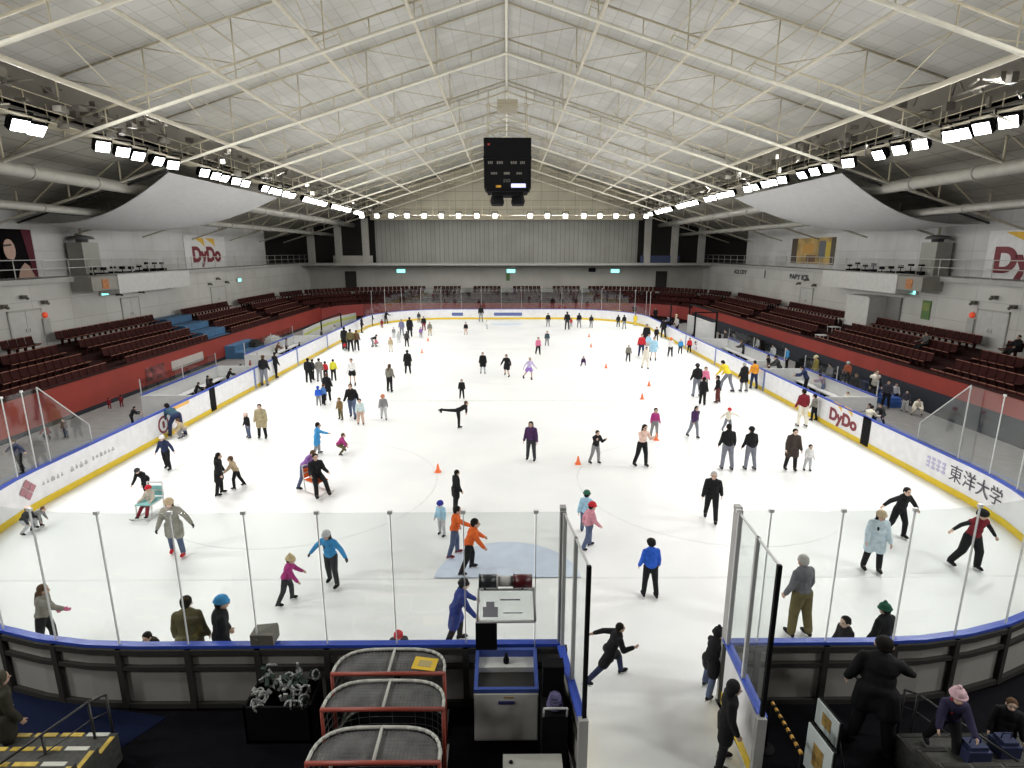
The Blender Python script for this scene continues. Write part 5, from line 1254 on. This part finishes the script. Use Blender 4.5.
# sled chairs for skaters
def sled(px, py, rz, col, label):
    r = E('sled_chair', at(px, py), radians(rz)); T(r, label, 'sled chair'); k = .8
    b = MB()
    for x in (-.24, .24):
        b.tube((x, -.5, .03), (x, .45, .03), .022, 6); b.tube((x, .45, .03), (x, .58, .14), .022, 6); b.tube((x, -.35, .03), (x, -.42, .92), .02, 6); b.tube((x, .25, .03), (x, .22, .42), .02, 6); b.tube((x, -.38, .42), (x, .26, .42), .02, 6)
    b.tube((-.24, -.42, .92), (.24, -.42, .92), .024, 6); b.tube((-.24, .58, .14), (.24, .58, .14), .02, 6); b.tube((-.24, -.40, .66), (.24, -.40, .66), .02, 6); b.obj('frame', M_lgrey, r)
    b = MB(); b.box((-.24, -.36, .42), (.24, .26, .46)); b.box((-.24, -.44, .48), (.24, -.40, .80)); b.obj('seat', cm(col), r); return r
a = sled(150, 515, 178, (.25, .5, .5), 'white framed sled chair carrying a child in a red hat')
o = person(150, 515, 480, 178, 'seated', (J, (.5, .45, .38)), (TR, DR), ('beanie', RD), 'small child in red hat riding in the white sled chair', K, hm=.92)
o.location = a.location+Vector((0, .10, .02))
a = sled(318, 492, -125, OR, 'sled chair with an orange seat under a black-clad rider')
o = person(318, 492, 453, -145, 'seated', (J, BK), (TR, BK), ('short', HB), 'person in black riding on the orange-seated sled chair', hm=1.36)
o.location = a.location+Vector((0, 0, .02))
# ---- hockey goals lined up outside the near boards
def goal(y, xc, wd, label):
    r = E('hockey_goal', (xc, y, 0)); T(r, label, 'hockey goal'); H = 1.24; w2 = wd/2
    M_rg = mat('goal_red', (.32, .06, .04), .5); M_wg = mat('goal_white', (.46, .46, .42), .5)
    b = MB()
    b.tube((-w2, 0, 0), (-w2, 0, H), .03, 8); b.tube((w2, 0, 0), (w2, 0, H), .03, 8); b.tube((-w2-.02, 0, H), (w2+.02, 0, H), .032, 8); b.obj('crossbar_and_posts', M_rg, r)
    def arcp(z, dp): return [(-w2*cos(t*pi/16)*abs(cos(t*pi/16))**-.45 if abs(cos(t*pi/16)) > 1e-3 else 0, dp*sin(t*pi/16)**.7, z) for t in range(17)]
    b = MB(); b.path(arcp(H, .60), .026, 6); b.tube((0, 0, H), (0, .60, H), .024, 6); b.obj('top_frame', M_wg, r)
    b = MB(); b.path(arcp(.03, .64), .026, 6); b.obj('base_frame', M_wg, r)
    # netting: fine mesh of cords over top and back
    n = MB(); A = arcp(H, .60); B = arcp(.03, .62)
    for i in range(1, 32):
        t = i/32; x = -w2+wd*t; yy = .60*sin(math.acos(max(-1, min(1, 1-2*t))))**.7 if 0 < t < 1 else 0
        n.tube((x, 0, H-.01), (x, yy, H-.01), .004, 3)
    for j in range(1, 9):
        yy = .60*j/9.5; n.tube((-w2*(1-(j/10)**3), yy, H-.01), (w2*(1-(j/10)**3), yy, H-.01), .004, 3)
    for k in range(17):
        if 0 < k < 16: n.tube(A[k], B[k], .004, 3)
    for j in range(1, 9):
        z = H*j/9; n.path([(p[0], p[1], z) for p in A], .004, 3)
    n.obj('netting', mat('net_cord', (.12, .12, .12), .8), r)
    c = MB(); P = [(p[0]*.97, p[1]*.96) for p in A]; c.prism(P, H-.045, H-.04); c.obj('top_canvas', mat('goal_canvas', (.13, .13, .13), .85, vary=.4, scale=4), r)
    for x in (-w2, w2): 
        q = MB(); q.tube((x*.99, .02, .0), (x*.99, .55, .03), .02, 6); q.obj('side_foot', M_wg, r)
    return r
XG = [((325+443.5)/2-507)*9.17/573, ((313.5+443.5)/2-507)*8.46/573, ((300+437)/2-507)*7.57/573]
yg = [atD(384, 673, 1).y for _ in range(3)]
def y_at(py, z): return at(507, py, z).y
g1 = goal(y_at(673, 1.24), XG[0], 1.84, 'hockey goal nearest the boards, with a yellow sign on its top')
g2 = goal(y_at(708.5, 1.24), XG[1], 1.84, 'middle one of three dark hockey goals in a line')
g3 = goal(y_at(762, 1.24), XG[2], 1.80, 'hockey goal nearest the camera, lowest in the line of three')
b = MB(); Mx = Matrix.Translation((at(425, 663, 1.3).x, at(425, 663, 1.3).y, 1.285)) @ Matrix.Rotation(radians(-10), 4, 'Z') @ Matrix.Rotation(radians(6), 4, 'X')
b.cbox((0, 0, 0), (.40, .26, .012), M=Mx); b.cbox((0, 0, .008), (.22, .13, .004), 1, M=Mx); T(b.obj('yellow_sign', [mat('sign_yellow', (.75, .50, .04), .5), mat('sign_print', (.45, .36, .16), .5)]), 'small yellow sign lying on top of the hockey goal nearest the boards', 'sign')
# ---- box on the rail and bin of odds
p = at(265, 641, BH); b = MB(); b.box((-.20, -.12, 0), (.20, .16, .20)); b.add([(-.20, -.12, .2), (.20, -.12, .2), (.20, .16, .2), (-.20, .16, .2), (-.19, .14, .23), (.19, .14, .27)], [(0, 1, 5, 4), (4, 5, 2, 3), (0, 4, 3), (1, 2, 5), (0, 3, 2, 1)]); b.tube((-.10, -.13, .10), (-.10, -.11, .10), .03, 8)
o = b.obj('control_box', M_clut); o.location = (p.x, NEAR+.02, BH); T(o, 'dark box standing on the near blue rail left of the hockey goals', 'box')
yb = y_at(690, .75); xb = (at(284, 690, .75)).x
r = E('storage_bin', (xb, yb, 0)); T(r, 'dark bin against the boards heaped with pale odds and ends', 'bin')
b = MB(); b.box((-.55, -.32, .02), (.55, .32, .08))
for x in (-.55, .51): b.box((x, -.32, .0), (x+.04, .32, .72))
for y in (-.32, .28): b.box((-.55, y, .0), (.55, y+.04, .72))
b.obj('bin_body', M_black, r)
rr = random.Random(11); b = MB()
for i in range(60):
    x, y = rr.uniform(-.5, .5), rr.uniform(-.27, .3); z = .66+.38*max(0, (y+.3)/.6)*(1-.5*abs(x))*rr.uniform(.5, 1.2)
    M = Matrix.Translation((x, y, z)) @ Euler((rr.uniform(0, 3), rr.uniform(0, 3), rr.uniform(0, 3))).to_matrix().to_4x4()
    q = rr.random()
    if q < .4:
        P = [M @ Vector((.08*cos(t*pi/4), .08*sin(t*pi/4), 0)) for t in range(9)]; b.path(P, .018, 5, 0)
    elif q < .75: b.cbox((0, 0, 0), (rr.uniform(.05, .2), rr.uniform(.03, .08), .03), 0, M)
    else: b.cbox((0, 0, 0), (.14, .09, .06), 1, M)
T(b.obj('odds_and_ends', [mat('pale_plastic', (.34, .35, .34), .35, vary=.5, scale=6), mat('dark_plastic', (.03, .05, .04), .5)], r), 'pale rings and scraps', None, kind='stuff')
# ---- goal judge stand
xj = (505.5-507)*9.4/573+.0; yj = 7.97
r = E('official_stand', (xj, yj, 0)); T(r, 'grey cabinet with blue framed window and signal lamps outside the near boards', 'official stand')
M_cab = mat('cabinet_grey', (.66, .66, .63), .5)
b = MB(); b.box((-.53, 0, .05), (.53, .78, .97)); b.box((-.50, .04, 0), (.50, .74, .05)); b.obj('cabinet', M_cab, r)
b = MB(); b.box((-.51, -.012, .08), (.51, 0, .95)); b.obj('cabinet_door', M_cab, r)
b = MB(); b.box((-.13, -.035, .78), (.13, -.012, .83)); b.obj('door_handle', mat('handle_navy', (.04, .04, .14), .4), r)
b = MB(); b.box((-.04, -.016, .88), (.12, -.012, .91)); b.obj('orange_label', mat('label_orange', (.45, .28, .08), .5), r)
M_bf = mat('blue_frame', (.05, .09, .34), .4)
b = MB(); b.box((-.53, 0, .97), (.53, .06, 1.04)); b.box((-.53, .72, .97), (.53, .78, 1.22))
for x in (-.53, .47): b.add([(x, .06, .97), (x+.06, .06, .97), (x+.06, .72, .97), (x, .72, .97), (x, .06, 1.04), (x+.06, .06, 1.04), (x+.06, .72, 1.22), (x, .72, 1.22)], [(0, 3, 2, 1), (4, 5, 6, 7), (0, 1, 5, 4), (1, 2, 6, 5), (2, 3, 7, 6), (3, 0, 4, 7)])
b.obj('blue_rim', M_bf, r)
b = MB(); b.box((-.47, .46, .97), (.47, .72, 1.08)); b.obj('white_ledge', M_lgrey, r)
b = MB(); b.box((-.47, .06, .97), (.47, .46, .985)); b.obj('dark_tray', M_dkframe, r)
b = MB(); b.lathe([(.05, 1.08), (.05, 1.16), (.03, 1.19), (.025, 1.26)], 10, c=(-.0, .58, 0)); b.obj('dark_knob', M_black, r)
b = MB(); b.box((-.53, .72, 1.22), (-.16, .78, 1.74)); b.obj('post_box', M_black, r)
b = MB(); b.tube((-.50, .75, 1.7), (-.47, .75, 2.40), .02, 6); b.tube((.50, .75, 1.22), (.50, .75, 1.76), .008, 5); b.tube((.50, .75, 1.76), (.47, .75, 2.42), .024, 6); b.tube((-.50, .75, 1.76), (.50, .75, 1.76), .026, 6); b.tube((-.47, .75, 2.38), (.47, .75, 2.38), .02, 6); b.obj('sign_frame', M_steel, r)
b = MB(); b.box((-.46, .74, 1.79), (.46, .75, 2.36)); b.obj('clear_board', M_glass, r)
b = MB(); b.box((-.40, .732, 1.86), (-.14, .74, 2.06)); b.box((-.34, .732, 2.06), (-.20, .74, 2.16)); b.box((-.05, .732, 1.93), (.28, .74, 1.95)); b.box((-.10, .732, 2.18), (.24, .74, 2.21)); b.obj('board_print', mat('print_grey', (.62, .62, .68), .5), r)
for x0, x1, m, nm in ((-.46, -.16, mat('lamp_dark', (.03, .035, .04), .3), 'dark_signal_lamp'), (-.16, .12, M_lgrey, 'lamp_holder'), (.12, .44, mat('lamp_red', (.10, .012, .016), .3), 'red_signal_lamp')):
    b = MB(); b.tube((x0, .75, 2.54), (x1, .75, 2.54), .115 if 'lamp_h' not in nm else .09, 16); b.tube((x0, .75, 2.54), (x0+.02, .75, 2.54), .125, 16); b.obj(nm, m, r)
b = MB()
for x in (-.36, .28): b.tube((x, .75, 2.38), (x, .75, 2.45), .02, 6)
b.obj('lamp_bracket', M_black, r)
# dark trolley beside it
xt = at(551, 700, .6).x
r = E('equipment_trolley', (xt, 7.75, 0)); T(r, 'black trolley with a folded mauve cloth between the grey cabinet and the open gate', 'trolley')
b = MB(); b.box((-.20, -.3, .12), (.20, .32, 1.0)); b.box((-.17, .10, 1.0), (.17, .32, 1.55)); b.obj('trolley_body', M_black, r)
for x in (-.16, .16):
    for y in (-.24, .26): w_ = MB(); w_.tube((x-.02, y, .06), (x+.02, y, .06), .06, 12); w_.obj('wheel', M_black, r)
b = MB(); b.tube((-.18, -.3, 1.0), (-.18, -.36, 1.2), .015, 6); b.tube((.18, -.3, 1.0), (.18, -.36, 1.2), .015, 6); b.tube((-.18, -.36, 1.2), (.18, -.36, 1.2), .018, 6); b.obj('push_handle', M_steel, r)
b = MB()
for k in range(5): b.lathe([(.02, 0), (.13-.01*k, .01), (.14-.012*k, .035), (.02, .045)], 10, c=(.01, -.10, 1.0+k*.045))
T(b.obj('folded_cloth', mat('mauve_cloth', (.10, .09, .19), .9, vary=.4, scale=10), None), 'crumpled mauve cloth on the black trolley', 'cloth').location = (xt, 7.75, 0)
# grey crate at the bottom edge
xa, xb2 = at(503, 760, .55).x, at(562, 760, .55).x; yt = at(520, 754, .55).y
r = E('grey_crate', ((xa+xb2)/2, yt-.35, 0)); T(r, 'pale grey lidded crate cut by the bottom edge below the cabinet', 'crate')
hw_ = (xb2-xa)/2; b = MB(); b.box((-hw_+.02, -.35, 0), (hw_-.02, .33, .48)); b.obj('crate_body', M_grey, r); b = MB(); b.box((-hw_, -.37, .48), (hw_, .35, .55)); b.obj('crate_lid', mat('crate_lid', (.42, .42, .38), .5), r)
b = MB(); b.tube((-hw_+.12, .2, .55), (-hw_+.12, .2, .57), .03, 8); b.obj('latch', M_black, r)
# ---- near left platform with yellow nosings and hand rail
M_tread = mat('platform_tread', (.05, .05, .046), .85, vary=.3, scale=12); M_nose = mat('yellow_nosing', (.50, .35, .04), .6, vary=.25, scale=6); M_rail = mat('dark_rail', (.045, .045, .045), .4, .3)
def platform(xl, xr, yf, z, side, label):
    r = E('step_platform', (0, 0, 0)); T(r, label, 'platform'); d = .42
    for i in range(4):
        zz = z-.0*i if i == 0 else z+.16*i; y1 = yf-d*i if i else yf; y0 = yf-d*(i+1)
        b = MB(); b.box((xl, y0, 0), (xr, y1, zz)); b.obj('tread', M_tread, r)
        n = 8; L_ = (xr-xl-.1)/n
        for k in range(n):
            b = MB(); b.box((xl+.05+L_*k, y1-.07, zz), (xl+L_*(k+1)-.02, y1, zz+.012)); b.obj('dark_nosing' if side > 0 else 'yellow_nosing', (M_nose if k != n-1 else mat('white_nosing', (.5, .5, .44), .6)) if side < 0 else M_dkframe, r)  # nosings on the right platform take the dark frame colour
        xe = xr if side < 0 else xl
        b = MB(); b.box((min(xe, xe+side*.07), y0+.03, zz), (max(xe, xe+side*.07), y1-.08, zz+.012)); b.obj('edge_strip', M_nose if side < 0 else M_dkframe, r)
    return r
PZ = .5; pl = at(118, 733, PZ); 
platform(-9.6, pl.x, pl.y, PZ, -1, 'dark stepped platform with yellow edges at the near left')
pr = at(896, 734, PZ); platform(pr.x, 9.8, pr.y, PZ, 1, 'dark stepped platform at the near right')
def hand_rail(pts, posts, label):
    r = E('hand_rail', (0, 0, 0)); T(r, label, 'handrail'); b = MB()
    b.path(pts, .018, 8); b.obj('top_rail', M_rail, r)
    b = MB(); b.path([p-Vector((0, 0, .32)) for p in pts], .011, 6); b.obj('mid_rail', M_rail, r)
    for p in posts: b = MB(); b.tube((p.x, p.y, 0), p, .020, 8); b.obj('post', M_rail, r)
A, B, C2 = atD(88, 702, pl.y-.1), atD(106, 695, pl.y+.25), atD(0, 764, pl.y-.9)
hand_rail([B, A, C2], [A, B, A+(C2-A)*.55], 'dark handrail rising over the near left platform')
A, B, C2 = atD(918, 694, pr.y+.1), atD(905, 690, pr.y+.4), atD(1022, 764, pr.y-.8)
hand_rail([B, A, C2], [A, B, A+(C2-A)*.6], 'dark handrail rising over the near right platform')
# ---- standing notice boards and striped pole
def standee(px, py, ztop, ln, ht, label):
    a = at(px, py, ztop); r = E('notice_stand', (a.x, a.y, 0), radians(-84)); T(r, label, 'notice stand')
    M_n = mat('notice_pale', (.50, .55, .55), .5); b = MB(); b.box((0, -.02, ztop-ht), (ln, .0, ztop)); b.obj('notice_face', M_n, r)
    b = MB(); b.box((-.01, 0, ztop-ht-.02), (ln+.01, .03, ztop+.01)); b.obj('backing', M_black, r)
    b = MB(); b.box((ln*.3, -.026, ztop-ht*.75), (ln*.7, -.02, ztop-ht*.25)); b.obj('printed_picture', mat('notice_brown', (.30, .19, .05), .6, vary=.5, scale=10), r)
    for x in (.05, ln-.05): b = MB(); b.tube((x, .015, 0), (x, .015, ztop), .02, 6); b.tube((x, .02, ztop-.2), (x, .32, .01), .014, 6); b.obj('leg', M_rail, r)
standee(819, 698, 1.3, .50, .42, 'pale notice board with a brown picture near the right gate, farther one')
standee(810, 722, 1.2, .55, .75, 'pale notice board nearer the camera beside the right gate')
a, b_ = Vector((at(770, 705, .85).x, at(770, 705, .85).y, .95)), Vector((at(801, 760, .85).x, at(801, 760, .85).y, .95))
r = E('barrier_pole', (0, 0, 0)); T(r, 'black and orange striped barrier pole beside the right gate', 'barrier')
n = 16
for k in range(n):
    q = MB(); q.tube(a+(b_-a)*(k/n), a+(b_-a)*((k+1)/n), .028, 8); q.obj('stripe' if k % 2 else 'dark_stripe', mat('stripe_orange', (.60, .32, .04), .5) if k % 2 else M_black, r)
for p in (a, b_): q = MB(); q.tube((p.x, p.y, 0), p, .025, 8); q.lathe([(.16, 0), (.15, .03), (.03, .05)], 12, c=(p.x, p.y, 0)); q.obj('stand_post', M_black, r)
# ---- benches beyond the side boards
M_wall_w = mat('bench_wall', (.62, .63, .63), .5, vary=.05)
def bench(s, y0, y1, label):
    r = E('team_bench', (s*16, y0, 0)); T(r, label, 'team bench'); L_ = y1-y0
    def bx(nm, x0, x1, a, b2, z0, z1, m): q = MB(); q.box((min(s*x0, s*x1), a, z0), (max(s*x0, s*x1), b2, z1)); return q.obj(nm, m, r)
    bx('back_wall', 1.75, 1.85, 0, L_, 0, 1.15, M_wall_w); bx('back_rail', 1.72, 1.88, 0, L_, 1.15, 1.2, M_blue)
    bx('end_wall', -.75, 1.75, 0, .08, 0, 1.15, M_wall_w); bx('end_wall', -.75, 1.75, L_-.08, L_, 0, 1.15, M_wall_w)
    bx('seat_plank', 1.25, 1.7, .2, L_-.2, .42, .47, M_steel)
    k = .6
    while k < L_: bx('seat_bracket', 1.3, 1.65, k, k+.06, 0, .42, M_black); k += 1.5
    for a in (0, L_/2, L_-.04): bx('glass_post', 1.78, 1.82, a, a+.04, 1.2, 1.95, M_steel)
    bx('glass_back', 1.79, 1.81, .04, L_-.04, 1.2, 1.9, M_sglass)
bench(-1, 27.2, 34.6, 'white walled team bench behind the left boards, near one')
bench(-1, 38.5, 47.5, 'white walled team bench behind the left boards, far one')
bench(1, 26.6, 33.5, 'white walled team bench behind the right boards, near one')
bench(1, 36.0, 45.5, 'white walled team bench behind the right boards, far one')
# tall dark frame and white wall at the far right, white curved ad wall on the left
p = atX(714, 345, 16.2)
b = MB(); b.box((16.9, 46.6, 0), (17.05, 53.5, 2.2)); b.box((15.3, 46.5, 0), (17.05, 46.6, 2.3)); T(b.obj('penalty_box_wall', M_wall_w), 'tall white box wall outside the far part of the right boards', 'wall panel')
b = MB()
for y in (46.45, 53.5): b.box((15.25, y-.06, 0), (15.37, y+.06, 3.2)); b.box((17.0, y-.06, 0), (17.12, y+.06, 3.2))
b.box((15.25, 46.4, 3.1), (17.12, 46.5, 3.2)); b.box((17.0, 46.4, 3.1), (17.12, 53.55, 3.2)); T(b.obj('dark_canopy_frame', M_black), 'dark post frame round the tall white box on the right', 'frame')
b = MB(); P = [(-17.6, 49.5), (-17.9, 53), (-18.0, 57), (-17.6, 61), (-16.8, 64)]; b.ribbon(P, 0, .08, 0, 1.3); b.ribbon(P, -.01, 0, .75, 1.0, 1); T(b.obj('curved_ad_wall', [M_wall_w, mat('pale_lime', (.55, .60, .16), .5)]), 'white curved advertising wall with a lime stripe behind the left boards', 'wall panel')
b = MB(); b.box((-16.6, 57.2, 0), (-16.5, 57.3, 2.0)); b.box((-16.6, 51.0, 1.9), (-16.5, 57.3, 2.0)); b.box((-16.6, 51, 0), (-16.5, 51.1, 2)); T(b.obj('dark_canopy_frame', M_black), 'thin dark frame before the curved white wall on the left', 'frame')
# white banner on the left skirt, blue rope lines on the walkway
ya, yb3 = atX(172, 365, -21.3).y, atX(204, 360, -21.3).y
b = MB(); b.box((-21.34, ya, .55), (-21.31, yb3, 1.15)); T(b.obj('white_banner', mat('banner_white', (.45, .42, .40), .6)), 'long white banner hung on the left red stand front', 'banner')
yc, yd = atX(146, 372, -21.3).y, atX(165, 368, -21.3).y
b = MB(); b.box((-21.34, yc, .4), (-21.31, yd, 1.25)); T(b.obj('printed_banner', mat('banner_maroon', (.20, .05, .05), .6, vary=.9, scale=2.5)), 'maroon printed banner beside the white banner on the left stand front', 'banner')
for s in (-1, 1):
    b = MB(); b.box((min(s*18.0, s*18.12), 14, 0), (max(s*18.0, s*18.12), 62, .006)); o = b.obj('trim_walkway_line_'+SIDE[s], mat('faded_blue', (.16, .20, .34), .7)); S(o)
# low dark equipment beyond the right walkway
rr = random.Random(21)
for i, (px, py, w_, h_, c, lb) in enumerate(((835, 372, 2.2, .8, M_black, 'black covered heap under the right red stand front'), (905, 396, 2.6, .7, mat('navy_cover', (.014, .022, .07), .8), 'long navy covered bench under the right red stand front'), (930, 404, 1.5, .5, mat('blue_cover', (.03, .10, .35), .7), 'blue covered box under the right red stand front'),
        (800, 350, 2.8, 1.0, M_black, 'black covered stack under the right stand steps'), (190, 352, 1.6, .9, M_dkframe, 'grey crate heap below the blue stairs'), (248, 345, 2.2, .7, M_lgrey, 'pale folded sheets on the left walkway'))):
    p = at(px, py); s = 1 if p.x > 0 else -1; x = s*min(abs(p.x), 20.4)
    b = MB(); b.box((-.35, -w_/2, 0), (.35, w_/2, h_*.7)); b.box((-.28, -w_/2+.1, h_*.7), (.25, w_/2-.3, h_))
    b.cbox((-.1, 0, h_+.06), (.4, w_*.4, .12)); o = b.obj('covered_stack', c); o.location = (x, p.y, 0); T(o, lb, 'covered stack')
for i, y in enumerate((37.2, 38.0, 38.9)):
    b = MB(); b.box((-.35, -.35, .40), (.35, .35, .44)); 
    for x_, y_ in ((-.3, -.3), (.3, -.3), (-.3, .3), (.3, .3)): b.tube((x_, y_, 0), (x_, y_, .4), .02, 5)
    o = b.obj('white_side_table', M_lgrey); o.location = (X0-.05+RD_*(i+1), y+4.5, stand_z(i+1)); T(o, 'pale table top on the right stand aisle, %s from below' % ORD[i], 'table')
# player-bench opening frames in the boards
for s, py_ in ((-1, onboard(213, 402, -1).y), (1, onboard(866, 432, 1).y)):
    b = MB(); b.box((min(s*14.97, s*15.0), py_-.26, .05), (max(s*14.97, s*15.0), py_+.26, BH)); o = b.obj('open_gateway', M_black, root_l if s < 0 else root_r)

for i, (px, py, w_, c, lb) in enumerate(((972, 757, .34, mat('navy_cover', (.014, .022, .07), .8), 'navy blue bag on the near right platform'), (1003, 752, .30, mat('navy_cover', (.014, .022, .07), .8), 'second navy bag at the near right frame edge'))):
    p = at(px, py, .66); b = MB(); b.ell = None
    b.box((-w_/2, -.13, 0), (w_/2, .13, .20)); b.box((-w_/2+.04, -.10, .20), (w_/2-.04, .10, .26)); b.path([(-.08, 0, .26), (-.07, 0, .34), (.07, 0, .34), (.08, 0, .26)], .01, 6)
    o = b.obj('travel_bag', c); o.location = (p.x, p.y, .66); T(o, lb, 'bag')
